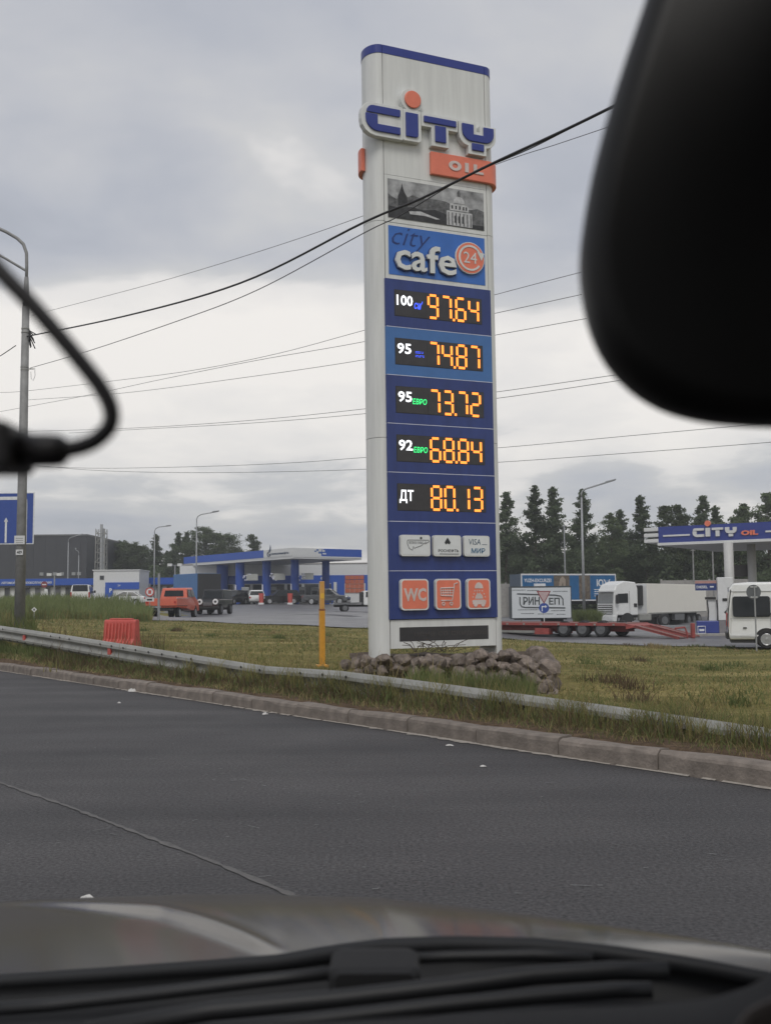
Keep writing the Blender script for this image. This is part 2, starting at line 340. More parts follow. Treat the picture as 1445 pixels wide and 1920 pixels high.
def on_ground(name, pts, wid, mat, parent, dz=.012):
    v, f = [], []
    for i, (px, D) in enumerate(pts):
        for k in range(12 if i < len(pts) - 1 else 1):
            t = k / 12; q = pts[min(i + 1, len(pts) - 1)]; p = Vector(XD(px, D)).lerp(Vector(XD(*q)), t); d_ = (Vector(XD(*q)) - Vector(XD(px, D))) if i < len(pts) - 1 else d_
            n_ = Vector((-d_.y, d_.x)).normalized() * wid
            for s_ in (1, -1): r_ = p + n_ * s_; v.append((r_.x, r_.y, g(r_.x, r_.y) + .05 + dz))
    f = [(2 * i, 2 * i + 1, 2 * i + 3, 2 * i + 2) for i in range(len(v) // 2 - 1)]
    return raw(name, v, f, mat, parent)
M_mark = mk('worn_marking', (.36, .36, .36), .7, var=.35, scale=4)
on_ground('painted_line', [(430, 100), (560, 97), (700, 93)], .09, M_mark, lot); on_ground('painted_line', [(455, 84), (560, 86), (640, 86)], .07, M_mark, lot)
on_ground('dark_patch', [(520, 78), (600, 72), (720, 64)], 2.2, mat_asphalt('dark_asphalt', (.06, .06, .068), (.085, .085, .095), .5, .5), lot, .006)  # wide strip of darker asphalt across the forecourt
M_kerb = mk('kerb_concrete', (.185, .158, .136), .9, var=.3, scale=7, bump=.35, rand=.1)
kerb = bpy.data.objects.new('kerb', None); COL.objects.link(kerb); tag(kerb, 'row of grey concrete kerb stones along the road edge', 'kerb')
kp = [(0, -.1), (.16, -.1), (.16, .15), (.045, .152), (.012, .135), (0, .11)]
me_k = []
for var in range(4):
    rr = random.Random(var); rings = []
    for L_ in (0, .33, .66, .988): rings.append([(b + rr.uniform(-.006, .006), L_, z + rr.uniform(-.007, .004)) for b, z in kp])
    me_k.append(MB().loft(rings, True, True).mesh('kerb_stone', M_kerb))
ang_k = math.atan2(KD.y, KD.x) - math.pi / 2
for i in range(-44, 9):
    o = bpy.data.objects.new('kerb_stone', me_k[i % 4]); COL.objects.link(o); o.parent = kerb
    x_, y_ = kw(i + .07, random.uniform(-.006, .006)); o.location = (x_, y_, random.uniform(-.008, .004))
    # local x runs away from the road, local y along the kerb
    Mx = Matrix(((KN.x, KD.x, 0), (KN.y, KD.y, 0), (0, 0, 1))); o.rotation_euler = (random.uniform(-.006, .006), 0, 0)
    o.matrix_local = Matrix.Translation(o.location) @ Mx.to_4x4() @ Matrix.Rotation(random.uniform(-.012, .012), 4, 'X')
# pale sand line in the gutter, tar seam and scraps of old paint on the road
M_sand = mk('gutter_sand', (.30, .275, .245), .95, var=.3, scale=20)
v, f = [], []
for i in range(900):
    a_ = -44 + i * .056; w0 = .016 + .03 * random.random() * (1 + math.sin(a_ * 1.7)) + (.05 if random.random() < .03 else 0)
    for b_ in (-w0, .014): x_, y_ = kw(a_, b_); v.append((x_, y_, .005 if b_ < 0 else .014))
    if i and random.random() < .9: f.append((2 * i - 2, 2 * i, 2 * i + 1, 2 * i - 1))
s_ = raw('gutter_sand', v, f, M_sand); tag(s_, kind='stuff')
M_seal = mk('seam_seal', (.105, .101, .098), .8, var=.25, scale=14)
def ribbon(name, pix, wid, mat, z=.004, jit=.3):
    P = [onz(px, py, z) for px, py in pix]; pts = []
    for i in range(len(P) - 1):
        for k in range(16): pts.append(P[i].lerp(P[i + 1], k / 16))
    v, f = [], []
    for i, p in enumerate(pts):
        d = (pts[min(i + 1, len(pts) - 1)] - pts[max(0, i - 1)]).normalized(); nrm = Vector((-d.y, d.x, 0)); w = wid * random.uniform(1 - jit, 1 + jit)
        v += [p + nrm * w, p - nrm * w]
        if i: f.append((2 * i - 2, 2 * i - 1, 2 * i + 1, 2 * i))
    o = raw(name, v, f, mat, road); return o
ribbon('road_seam', [(-150, 1418), (0, 1467), (130, 1512), (260, 1562), (400, 1615), (560, 1683), (700, 1760)], .016, M_seal, jit=.6)
M_fleck = mk('old_paint', (.16, .16, .16), .8, var=.3, scale=30)
v, f = [], []
for i in range(120):
    px, py = random.uniform(-30, 1460), random.uniform(1330, 1700)
    if random.random() < .55: t = random.random(); px, py = 60 + 640 * t + random.gauss(0, 30), 1375 + 140 * t + random.gauss(0, 12)
    p = onz(px, py, .005)
    if kab(p.x, p.y)[1] > -.1: continue
    L_, w = random.uniform(.006, .02) * (3.2 if random.random() < .1 else 1), random.uniform(.003, .007); n = len(v); an = random.gauss(0, .5)
    dx, dy = Vector((math.cos(an), math.sin(an), 0)) * L_, Vector((-math.sin(an), math.cos(an), 0)) * w
    v += [p - dx - dy, p + dx - dy * .6, p + dx * .8 + dy, p - dx * .9 + dy * .7]; f.append((n, n + 1, n + 2, n + 3))
o = raw('paint_fleck', v, f, M_fleck, road); o['kind'] = 'stuff'
# ------------------------------------------------------------------ price pylon
SO = at(731, 1222, 17.)
pyl = thing('price_sign', 'tall white and navy fuel price pylon with lit orange numbers on the stone bed', 'sign', SO, R(23.9))
pyl.rotation_euler.y = R(-.3)
FW = 1.93
def vring(pts, z0, z1): return [[(x, y, z0) for x, y in pts], [(x, y, z1) for x, y in pts]]
colL = [(0, .0)] + arc(0, .29, .215, .29, 270, 90, 20)[1:-1] + [(0, .58)]
colL = [(-abs(x), y) for x, y in colL]; colR = [(FW - x, y) for x, y in colL]
def grow(pts, e): return [(x + (-e if x < .5 else e) * (1 if 0 < i < len(pts) - 1 else 0), .29 + (y - .29) * (1 + e / .29)) for i, (x, y) in enumerate(pts)]
for cpts in (colL, colR):
    for z0, z1 in ((-.35, 3.42), (3.428, 7.0), (7.008, 9.855)):
        MB().loft(vring(cpts, z0, z1), True, True).build('side_column', M_white, pyl)
    MB().loft(vring(grow(cpts, .006), 9.858, 10.0), True, True).build('cap_band', M_navy2, pyl)
MB().box(.012, FW - .012, .03, .55, .06, 9.84).build('core', M_seam, pyl)
MB().box(.012, FW - .012, .552, .58, .05, 9.855).build('back_panel', M_white, pyl)
MB().box(.008, FW - .008, -.006, .586, 9.858, 10.0).build('cap_band', M_navy2, pyl)
MB().box(.012, FW - .012, 0, .028, 7.795, 9.855).build('face_panel', M_white, pyl)
def framed(name, v0, v1, in_v0, in_v1, mat):
    p = MB().box(.012, FW - .012, -.004, .028, v0, v1).build(name, M_white, pyl)
    return MB().box(.07, 1.86, -.010, -.005, in_v0, in_v1).build('print', mat, p), p
# black and white townscape print
M_sky2 = mk('print_sky', (.30, .305, .31), .6, var=.6, scale=4)
M_pd = mk('print_dark', (.03, .031, .033), .6, var=.6, scale=12); M_pm = mk('print_mid', (.11, .112, .115), .6, var=.6, scale=14); M_pl = mk('print_light', (.46, .465, .47), .6, var=.25, scale=16)
pr, pf = framed('picture_panel', 6.995, 7.787, 7.07, 7.725, M_sky2)
def pp(pts, d, mat, name='print_shape'):
    U = lambda x: .07 + 1.79 * x; V = lambda y: 7.07 + .655 * y
    MB().poly([(U(x), V(y)) for x, y in pts], -.010 - d - .0012, -.010 - d).build(name, mat, pr)
pp([(0, 0), (1, 0), (1, .5), (.93, .55), (.86, .5), (.7, .52), (.6, .62), (.5, .64), (.4, .62), (.33, .6), (.25, .66), (.2, .58), (.08, .5), (.03, .56), (0, .62)], .0006, M_pm)
pp([(0, 0), (1, 0), (1, .12), (.8, .1), (.58, .3), (.48, .36), (.36, .3), (.24, .34), (.12, .28), (0, .3)], .0022, M_pd)
pp([(.1, .34), (.1, .58), (.12, .7), (.137, .84), (.142, .93), (.148, .84), (.165, .7), (.195, .58), (.195, .34)], .004, M_pd)
pp([(.21, .22), (.33, .26), (.42, .2), (.53, .13), (.49, .11), (.38, .16), (.22, .15)], .004, M_pl)
pp([(.22, .4), (.42, .38), (.42, .52), (.35, .56), (.24, .54)], .004, M_pm)
for q in ([(.60, .02), (.87, .02), (.87, .40), (.60, .40)], [(.635, .42), (.835, .42), (.835, .52), (.80, .60), (.635, .60)], [(.67, .62), (.795, .62)] + [(.7325 + .0625 * math.cos(R(t)), .62 + .18 * math.sin(R(t))) for t in range(20, 180, 20)]): pp(q, .004, M_pl)
pp([(.715, .80), (.75, .80), (.75, .90), (.735, .97), (.73, .97), (.715, .90)], .004, M_pm)
for x_ in (.62, .66, .70, .74, .78, .82, .855):
    pp([(x_ - .006, .03), (x_ + .006, .03), (x_ + .006, .36), (x_ - .006, .36)], .0056, M_pm)
for x_ in (.69, .73, .77): pp([(x_ - .008, .1), (x_ + .008, .1), (x_ + .008, .26), (x_, .3), (x_ - .008, .26)], .0072, M_pd)
for x_ in (.66, .70, .74, .78, .81): pp([(x_ - .008, .46), (x_ + .008, .46), (x_ + .008, .55), (x_ - .008, .55)], .0056, M_pd)
# cafe panel
cf, cff = framed('cafe_panel', 6.045, 6.985, 6.115, 6.935, M_cafe)
M_script = mk('script_blue', (.012, .035, .16), .5)
text('city', (.13, .83, 6.52, 6.92), -.011, M_script, cff, 'script_lettering', .004, bold=-.012, shear=.35)
for ch, b in (('c', (.165, .44, 6.20, 6.53)), ('a', (.455, .74, 6.20, 6.53)), ('f', (.745, .985, 6.20, 6.66)), ('e', (.955, 1.29, 6.20, 6.53))):
    text(ch, (b[0] - .018, b[1] + .018, b[2] - .025, b[3] + .012), -.011, M_script, cff, 'letter_shadow', .012, bold=.03)
    text(ch, b, -.024, M_white, cff, 'letter', .045, bold=.014)
DC = (1.555, 6.545)
d_ = MB().poly(arc(*DC, .275, .275, 0, 345, 23), -.05, -.012).build('round_badge', M_white, cff)
MB().poly(arc(*DC, .262, .262, 0, 345, 23), -.054, -.051).build('badge_face', M_orange, d_)
ro = arc(*DC, .222, .222, 30, 325, 24); ri = arc(*DC, .188, .188, 30, 325, 24)
MB().loft([[(x, -.0545, z) for x, z in ro], [(x, -.062, z) for x, z in ro], [(x, -.062, z) for x, z in ri], [(x, -.0545, z) for x, z in ri]], False).build('badge_ring', M_white, d_)
MB().poly([(DC[0] + .13, DC[1] + .12), (DC[0] + .27, DC[1] + .10), (DC[0] + .21, DC[1] - .03)], -.064, -.0545).build('badge_arrow', M_white, d_)
text('24', (DC[0] - .125, DC[0] + .125, DC[1] - .09, DC[1] + .1), -.0545, M_white, d_, 'badge_number', .006)
# navy rows
RV = [6.038, 5.240, 4.446, 3.653, 2.860, 2.068, 1.276, .502]
rows = []
for i in range(7):
    p = MB().box(-.012, FW + .012, -.035, .027, RV[i + 1] + .006, RV[i] - .004).build('price_panel' if i < 5 else 'service_panel', M_lblue if i == 1 else M_navy, pyl)
    rows.append(p)
    if i: MB().box(.0, FW, -.037, -.0, RV[i] - .0035, RV[i] + .0055).build('divider', M_line, pyl)
SEG = {'0': 'abcdef', '1': 'bc', '2': 'abged', '3': 'abgcd', '4': 'fgbc', '6': 'acdefg', '7': 'abc', '8': 'abcdefg', '9': 'abcdfg', '5': 'afgcd'}
def digit(ch, u, v, w, h, parent):
    t = .040; m = MB()
    def bar(x0, z0, x1, z1):
        n = 1
        for k in range(n):
            f0, f1 = k / n, (k + 1) / n
            if abs(x1 - x0) > abs(z1 - z0): m.box(x0 + (x1 - x0) * f0, x0 + (x1 - x0) * f1, -.047, -.0435, z0 - t / 2, z0 + t / 2)
            else: m.box(x0 - t / 2, x0 + t / 2, -.047, -.0435, z0 + (z1 - z0) * f0, z0 + (z1 - z0) * f1)
    k = t * .58; hw = w; S = {'a': (u + k, v + h, u + hw - k, v + h), 'g': (u + k, v + h / 2, u + hw - k, v + h / 2), 'd': (u + k, v, u + hw - k, v),
         'f': (u, v + h / 2 + k * .9, u, v + h - k), 'b': (u + hw, v + h / 2 + k * .7, u + hw, v + h - k), 'e': (u, v + k, u, v + h / 2 - k * .7), 'c': (u + hw, v + k, u + hw, v + h / 2 - k * .7)}
    for q in SEG[ch]: bar(*S[q])
    m.build('digit', M_ledo, parent)
PR = [('100', '97.64', 'b1'), ('95', '74.87', 'b2'), ('95', '73.72', 'g'), ('92', '68.84', 'g'), ('ДТ', '80.13', '')]
for i, (g_, pz, sub) in enumerate(PR):
    vc = (RV[i] + RV[i + 1]) / 2 + (.0 if i else .005); v0, v1 = vc - .215, vc + .21
    fr = MB().box(.145, 1.765, -.0365, -.0355, v0 - .008, v1 + .008).build('display_frame', M_seam, rows[i])
    MB().box(.155, .72, -.0405, -.037, v0, v1).build('display', M_black, rows[i])
    for k in range(4): MB().box(.724 + k * .2585, .724 + k * .2585 + .2555, -.0405, -.037, v0, v1).build('display', M_black, rows[i])
    text(g_, (.185, .185 + (.29 if len(g_) == 3 else .25), vc - .07 + (.03 if i < 4 else -.03), vc + .155 - (.02 if i < 4 else .04)), -.041, M_ledw, rows[i], 'grade', .003, bold=.02)
    if sub == 'g': text('ЕВРО', (.445 if i == 2 else .45, .70, vc - .065, vc + .03), -.041, M_ledg, rows[i], 'grade_suffix', .003, bold=.012, shear=.15)
    elif sub == 'b1': text("си'", (.50, .655, vc - .075, vc + .06), -.041, M_ledb, rows[i], 'grade_suffix', .003, bold=.012, shear=.2)
    elif sub == 'b2':
        m = MB()
        for r_ in range(5):
            for c_ in range(11):
                if r_ != 2 and random.random() < .72: m.box(.51 + c_ * .0145, .519 + c_ * .0145, -.044, -.041, vc - .075 + r_ * .021, vc - .064 + r_ * .021)
        m.build('grade_suffix', M_ledb, rows[i])
    ds = pz.replace('.', '')
    for k, ch in enumerate(ds): digit(ch, .762 + k * .245 + (.024 if k > 1 else 0), v0 + .022, .165, .376, rows[i])
    MB().box(1.206, 1.246, -.047, -.0435, v0 + .002, v0 + .042).build('decimal_point', M_ledo, rows[i])
# payment cards
def plate(u0, u1, v0, v1, row, face, r=.04):
    b = MB().poly(rrect(u0, u1, v0, v1, r), -.105, -.0355).build('service_sign', M_white, rows[row])
    if face: MB().poly(rrect(u0 + .022, u1 - .022, v0 + .022, v1 - .022, r * .8), -.108, -.1055).build('sign_face', face, b)
    return b
M_card = mk('card_face', (.66, .68, .68), .4, var=.04)
c1 = plate(.165, .69, 1.51, 1.85, 5, M_card)
ol = [(.24, .76), (.94, .76), (.96, .70), (.82, .58), (.76, .60), (.7, .50), (.5, .40), (.46, .36), (.42, .46), (.39, .28), (.28, .36), (.22, .58), (.22, .70)]
mp = [(.165 + .525 * x, 1.51 + .34 * y) for x, y in ol]
MB().tube([(u, -.109, v) for u, v in mp] + [(mp[0][0], -.109, mp[0][1])], .005, 4).build('printed_outline', M_print, c1)
text('ПЕТРОЛ ПЛЮС 27', (.305, .615, 1.705, 1.745), -.1085, M_print, c1, 'lettering', .002)
MB().poly(arc(.523, 1.80, .02, .02, 0, 330, 11), -.111, -.1085).build('printed_dot', M_print, c1)
c2 = plate(.745, 1.25, 1.51, 1.85, 5, M_card)
MB().poly([(.965, 1.70), (.99, 1.72), (1.0, 1.705), (1.01, 1.72), (1.035, 1.70), (1.055, 1.735), (1.0, 1.815), (.945, 1.735)], -.1105, -.1085).build('printed_flame', M_print, c2)
text('РОСНЕФТЬ', (.83, 1.20, 1.575, 1.625), -.1085, M_print, c2, 'lettering', .002, bold=.015)
MB().box(.85, 1.20, -.110, -.1085, 1.542, 1.552).build('printed_line', M_seam, c2)
c3 = plate(1.305, 1.78, 1.51, 1.85, 5, M_card)
M_visa = mk('print_slate', (.05, .09, .14), .5); M_mir = mk('print_teal', (.03, .12, .22), .5)
text('VISA', (1.39, 1.61, 1.70, 1.795), -.1085, M_visa, c3, 'lettering', .002, shear=.1)
MB().box(1.635, 1.73, -.110, -.1085, 1.70, 1.708).build('printed_line', M_visa, c3)
text('МИР', (1.43, 1.69, 1.56, 1.645), -.1085, M_mir, c3, 'lettering', .002, bold=.02, shear=.1)
# service pictograms
M_ppale = mk('picto_pale', (.58, .50, .47), .5)
s1 = plate(.155, .645, .648, 1.145, 6, M_orange, .06)
text('WC', (.205, .60, .79, 1.0), -.1085, M_ppale, s1, 'pictogram', .004, bold=.035)
s2 = plate(.77, 1.23, .648, 1.145, 6, M_orange, .06)
m = MB(); T = lambda pts, r=.011: m.tube([(.77 + .46 * x, -.111, .648 + .497 * y) for x, y in pts], r, 5)
T([(.86, .86), (.74, .84), (.64, .30), (.20, .30)]); T([(.19, .70), (.70, .71)]); T([(.19, .70), (.20, .46), (.65, .44)]); T([(.195, .62), (.69, .62)], .007); T([(.2, .54), (.67, .54)], .007)
for x_ in (.28, .37, .46, .55): T([(x_, .70), (x_ + .02, .46)], .007)
for x_ in (.29, .60): T([(x_ + .05 * math.cos(t), .19 + .05 * math.sin(t)) for t in [k * .7 for k in range(10)]], .010)
m.build('pictogram', M_ppale, s2)
s3 = plate(1.345, 1.775, .648, 1.145, 6, M_orange, .06)
m = MB(); q = lambda x, y: (1.345 + .43 * x, .648 + .497 * y)
m.poly([q(*p) for p in [(.32, .68)] + [(.5 + .18 * math.cos(R(t)), .68 + .2 * math.sin(R(t))) for t in range(170, 0, -20)] + [(.68, .68)]], -.112, -.1085)
m.poly([q(*p) for p in [(.33, .34)] + [(.5 + .17 * math.cos(R(t)), .34 + .18 * math.sin(R(t))) for t in range(170, 0, -20)] + [(.67, .34)]], -.112, -.1085)
m.poly([q(*p) for p in [(.22, .16), (.78, .16), (.80, .28), (.70, .31), (.30, .31), (.20, .28)]], -.112, -.1085)
for x_ in (.34, .66): m.poly([q(x_ + .085 * math.cos(R(t)), .15 + .075 * math.sin(R(t))) for t in range(0, 360, 30)], -.118, -.1125)
for x_, y_ in ((.32, .6), (.42, .6), (.52, .6), (.64, .6), (.28, .5), (.42, .52), (.54, .52), (.72, .5), (.24, .4), (.76, .4)): m.box(q(x_, 0)[0] - .01, q(x_, 0)[0] + .01, -.112, -.1085, q(0, y_)[1] - .01, q(0, y_)[1] + .01)
m.build('pictogram', M_ppale, s3)
# foot panel with unlit ticker
ft = MB().box(.012, FW - .012, -.01, .028, .045, .496).build('foot_panel', M_white, pyl)
MB().box(.165, 1.775, -.0135, -.0105, .155, .378).build('ticker', mk('ticker_grey', (.035, .034, .036), .35, var=.15), ft)
text('цена со скидкой', (.42, 1.74, .215, .325), -.0138, M_ledoff, ft, 'ticker_text', .002, bold=.01)
# header letters: pale backing boxes with blue faces
def letter(name, backs, faces, fm=M_navy2):
    L0 = thing_part(name)
    for k, b in enumerate(backs): MB().poly(b, -.12 + .003 * k, -.002).build('backing', M_white, L0, bevel=.006)
    for k, f_ in enumerate(faces): MB().poly(f_, -.15, -.1215).build('letter_face', fm[k] if isinstance(fm, list) else fm, L0, bevel=.012)
def thing_part(name):
    o = bpy.data.objects.new(name, None); COL.objects.link(o); o.parent = pyl; o.location = (-.07, 0, -.065); return o
letter('letter_c', [rrect(-.365, .385, 8.425, 8.985, [.26, .03, .03, .2])],
       [rrect(-.275, .325, 8.80, 8.92, [.01, .02, .02, .11]),
        arc(-.075, 8.70, .22, .205, 180, 270, 6) + [(.325, 8.495), (.325, 8.622), (-.08, 8.622), (-.08, 8.782), (-.295, 8.782)]])
letter('letter_i', [rrect(.388, .715, 8.435, 8.972, [.02, .05, .02, .02]), arc(.553, 9.145, .205, .205, -62, 242, 20)],
       [rrect(.425, .652, 8.50, 8.912, [.01, .05, .01, .01]), arc(.560, 9.148, .150, .150, 0, 345, 23)], [M_navy2, M_orange])
letter('letter_t', [[(.722, 8.965), (.722, 8.735), (.905, 8.735), (.905, 8.425), (1.225, 8.425), (1.225, 8.735), (1.40, 8.735), (1.40, 8.965)]],
       [rrect(.757, 1.365, 8.80, 8.912, .015), rrect(.962, 1.168, 8.492, 8.775, .015)])
letter('letter_y', [[(1.422, 8.955), (1.422, 8.78)] + arc(1.60, 8.74, .178, .20, 190, 265, 5) + [(1.60, 8.54), (1.60, 8.40), (1.945, 8.40), (1.945, 8.54)] + arc(1.93, 8.74, .205, .20, 285, 355, 5) + [(2.135, 8.93), (1.83, 8.93), (1.83, 8.80), (1.75, 8.80), (1.75, 8.955)]],
       [[(1.472, 8.91), (1.472, 8.80)] + arc(1.655, 8.79, .18, .175, 185, 268, 6) + arc(1.905, 8.79, .18, .175, 272, 355, 6) + [(2.085, 8.90), (1.885, 8.90), (1.885, 8.745), (1.695, 8.745), (1.695, 8.91)],
        rrect(1.655, 1.89, 8.462, 8.588, .015)])
# orange OIL plates, front and back, wrapped over the column ends
def oil_plate(parent):
    path = [(.842, 0.), (1.2, 0.), (1.6, 0.), (FW, 0.)] + [(x, y) for x, y in colR if x > FW + 1e-4 and y < .34]
    path = sorted(path, key=lambda p: (p[0] if p[1] <= .001 else FW + p[1]))
    def off(e):
        out = []
        for i, (x, y) in enumerate(path):
            a0 = Vector(path[max(0, i - 1)]); a1 = Vector(path[min(len(path) - 1, i + 1)]); t = (a1 - a0).normalized(); out.append((x + t.y * e, y - t.x * e))
        return out
    o_, i_ = off(.075), off(.004); ring = o_ + i_[::-1]
    return MB().loft([[(x, y, 7.895) for x, y in ring], [(x, y, 8.285) for x, y in ring]], True, True).build('oil_plate', M_orange, parent, bevel=.012)
op = oil_plate(pyl)
OX = (1.285, 8.095)
for t_, (cx_, w_) in enumerate(((1.285, .22), (1.50, .0), (1.70, .0))):
    if t_ == 0:
        ring = lambda rx, ry: arc(cx_, OX[1], rx, ry, 0, 360, 24)
        MB().loft([[(x, -.0755, z) for x, z in ring(.12, .085)], [(x, -.088, z) for x, z in ring(.12, .085)], [(x, -.088, z) for x, z in ring(.052, .042)], [(x, -.0755, z) for x, z in ring(.052, .042)]], False).build('letter', M_ppale, op)
    elif t_ == 1: MB().box(1.475, 1.545, -.088, -.0755, 8.015, 8.178).build('letter', M_ppale, op)
    else: MB().poly([(1.64, 8.015), (1.83, 8.015), (1.83, 8.055), (1.705, 8.055), (1.705, 8.178), (1.64, 8.178)], -.088, -.0755).build('letter', M_ppale, op)
op2 = oil_plate(pyl); op2.location = (FW, .58, 0); op2.rotation_euler.z = math.pi
# ------------------------------------------------------------------ stone bed round the pylon foot
M_stone = mk('field_stone', (.165, .135, .115), .9, var=.45, scale=4, bump=.5, bscale=14, rand=.28)
bed = thing('stone_bed', 'rough stacked boulder bed round the foot of the price pylon', 'stone bed', at(850, 1290, 15.2))
bed.location.z = 0; B0 = Vector(bed.location)
stones = []
for k in range(9):
    bm = bmesh.new(); bmesh.ops.create_icosphere(bm, subdivisions=2, radius=.5); rr = random.Random(40 + k)
    pl = [(Vector((rr.gauss(0, 1), rr.gauss(0, 1), rr.gauss(0, 1))).normalized(), rr.uniform(.27, .38)) for _ in range(11)]
    for v_ in bm.verts:
        for n_, d_2 in pl:
            e_ = v_.co.dot(n_) - d_2
            if e_ > 0: v_.co -= n_ * e_ * .92
        v_.co *= rr.uniform(.95, 1.05)
    me = bpy.data.meshes.new('stone'); bm.to_mesh(me); bm.free(); me.materials.append(M_stone)
    stones.append(me)
def stone(p, sx, sy, sz, rz):
    o = bpy.data.objects.new('stone', random.choice(stones)); COL.objects.link(o); o.parent = bed
    o.location = Vector(p) - B0; o.scale = (sx * 1.16, sy * 1.2, sz * 1.22); o.rotation_euler = (random.uniform(-.3, .3), random.uniform(-.25, .25), rz + random.uniform(-.4, .4))
# front wall from left to right, top line read off the photograph
wl = [(640, 1243, 16.3), (690, 1232, 15.9), (760, 1230, 15.5), (850, 1232, 15.1), (905, 1222, 14.9), (950, 1218, 14.8), (990, 1238, 14.7), (1016, 1264, 14.6), (1036, 1293, 14.5)]
tops = [at(*q) for q in wl]
def wall_at(t):
    t = max(0, min(.9999, t)) * (len(tops) - 1); i = int(t); return tops[i].lerp(tops[i + 1], t - i)
length = sum((tops[i + 1] - tops[i]).to_2d().length for i in range(len(tops) - 1))
course = 0
while course < 6:
    h = .165; t = 0.
    while t < 1:
        w_ = random.uniform(.16, .29); tp = wall_at(t + w_ / 2 / length); zt = tp.z - course * h * .86
        gr = g(tp.x, tp.y)
        if zt > gr - .1:
            out = Vector((-.12, -1, 0)).normalized() * (course * .10)
            stone((tp.x + out.x, tp.y + out.y, zt - h * .45 + random.uniform(-.03, .03)), w_, random.uniform(.26, .36), h * random.uniform(.95, 1.2), 0)
        t += w_ * .93 / length
    course += 1
# side returns and a scatter on top behind the front course
for (x0, y0), (x1, y1), n_ in (((tops[-3].x + .3, tops[-3].y), (2.6, 18.9), 11),):
    for k in range(n_):
        for c_ in range(2):
            t = k / n_; p = Vector((x0 + (x1 - x0) * t, y0 + (y1 - y0) * t)); stone((p.x, p.y, g(p.x, p.y) + .12 + .2 * c_), .36, .34, .26, .8)
for k in range(26):
    t = random.uniform(.03, .75); tp = wall_at(t); stone((tp.x + .1, tp.y + random.uniform(.28, .75), tp.z - .12 + random.uniform(-.04, .03)), random.uniform(.22, .34), random.uniform(.22, .32), .2, random.uniform(0, 3))
c_ = [tops[0].to_2d() + Vector((.15, .15)), tops[6].to_2d() + Vector((0, .2)), Vector((2.5, 18.8)), Vector((-.65, 18.6))]
v, f, n_ = [], [], 12
for i in range(n_ + 1):
    for j in range(n_ + 1):
        s, t = i / n_, j / n_; p = (c_[0] * (1 - s) + c_[1] * s) * (1 - t) + (c_[3] * (1 - s) + c_[2] * s) * t
        v.append((p.x - B0.x, p.y - B0.y, SO.z - .10 + random.uniform(-.03, .03) - .12 * (t < .05)))
f = [(i * (n_ + 1) + j, (i + 1) * (n_ + 1) + j, (i + 1) * (n_ + 1) + j + 1, i * (n_ + 1) + j + 1) for i in range(n_) for j in range(n_)]
raw('soil_fill', v, f, M_soil, bed, smooth=True)
# ------------------------------------------------------------------ guard rail
tp_ = [(-260, 1134), (-120, 1155), (0, 1173), (120, 1190), (242, 1209), (370, 1229), (500, 1249), (640, 1258), (785, 1276), (931, 1295), (1060, 1312), (1250, 1338), (1445, 1366), (1700, 1404)]
rp = [rail_pt(px, py) for px, py in tp_]
rail = thing('guard_rail', 'long galvanised steel guard rail sinking into the roadside grass', 'guard rail', (0, 0, 0))
prof = [(0, 0), (-.03, -.012), (-.07, -.05), (-.075, -.09), (-.03, -.135), (-.025, -.155), (-.03, -.175), (-.075, -.22), (-.07, -.26), (-.03, -.298), (0, -.31)]
prof = prof + [(b + .008, z) for b, z in prof[::-1]]
for i in range(len(rp) - 1):
    rings = []
    for k in range(5):
        p = rp[i].lerp(rp[i + 1], k / 4 * (1.012 if k == 4 else 1)); e = -.004 * (i % 2)
        rings.append([(p.x + KN.x * (b + e), p.y + KN.y * (b + e), p.z + z) for b, z in prof])
    MB().loft(rings, True, True).build('rail_beam', M_galv, rail)
al = [0.]
for i in range(1, len(rp)): al.append(al[-1] + (rp[i] - rp[i - 1]).length)
def rail_at(d):
    for i in range(1, len(rp)):
        if d <= al[i]: return rp[i - 1].lerp(rp[i], (d - al[i - 1]) / (al[i] - al[i - 1]))
    return rp[-1]
d = .8
while d < al[-1]:
    p = rail_at(d); m = MB()
    for b0, b1, c0, c1 in ((.05, .058, -.06, .06), (.058, .14, -.004, .004), (.14, .148, -.06, .06)):
        z1 = p.z - .06; z0 = min(g(p.x, p.y) - .3, z1 - .2); vs_ = []
        for b, c in ((b0, c0), (b1, c0), (b1, c1), (b0, c1)):
            for z in (z0, z1): vs_.append((p.x + KN.x * b + KD.x * c, p.y + KN.y * b + KD.y * c, z))
        m.add(vs_, [(0, 2, 3, 1), (2, 4, 5, 3), (4, 6, 7, 5), (6, 0, 1, 7), (1, 3, 5, 7), (0, 6, 4, 2)])
    m.build('rail_post', M_galv, rail); d += 2.0
for px_, py_ in ((47, 1196), (207, 1221)):
    p = rail_pt(px_, py_, .755); mm = MB()
    mm.loft([[(p.x + KD.x * c - KN.x * w, p.y + KD.y * c - KN.y * w, p.z + z) for c, z in ((-.06, -.055), (.06, -.055), (.06, .055), (-.06, .055))] for w in (0, .025)], True, True).build('red_reflector', M_red, rail)
for dd in np.arange(.3, al[-1] - 6, .5):
    for zz in (-.05, -.26):
        p = rail_at(float(dd)); c_ = Vector((p.x - KN.x * .078, p.y - KN.y * .078, p.z + zz))
        if zz == -.26 or random.random() < .5: MB().tube([c_, c_ - Vector((KN.x, KN.y, 0)) * .012], .016, 6).build('bolt', M_under, rail)
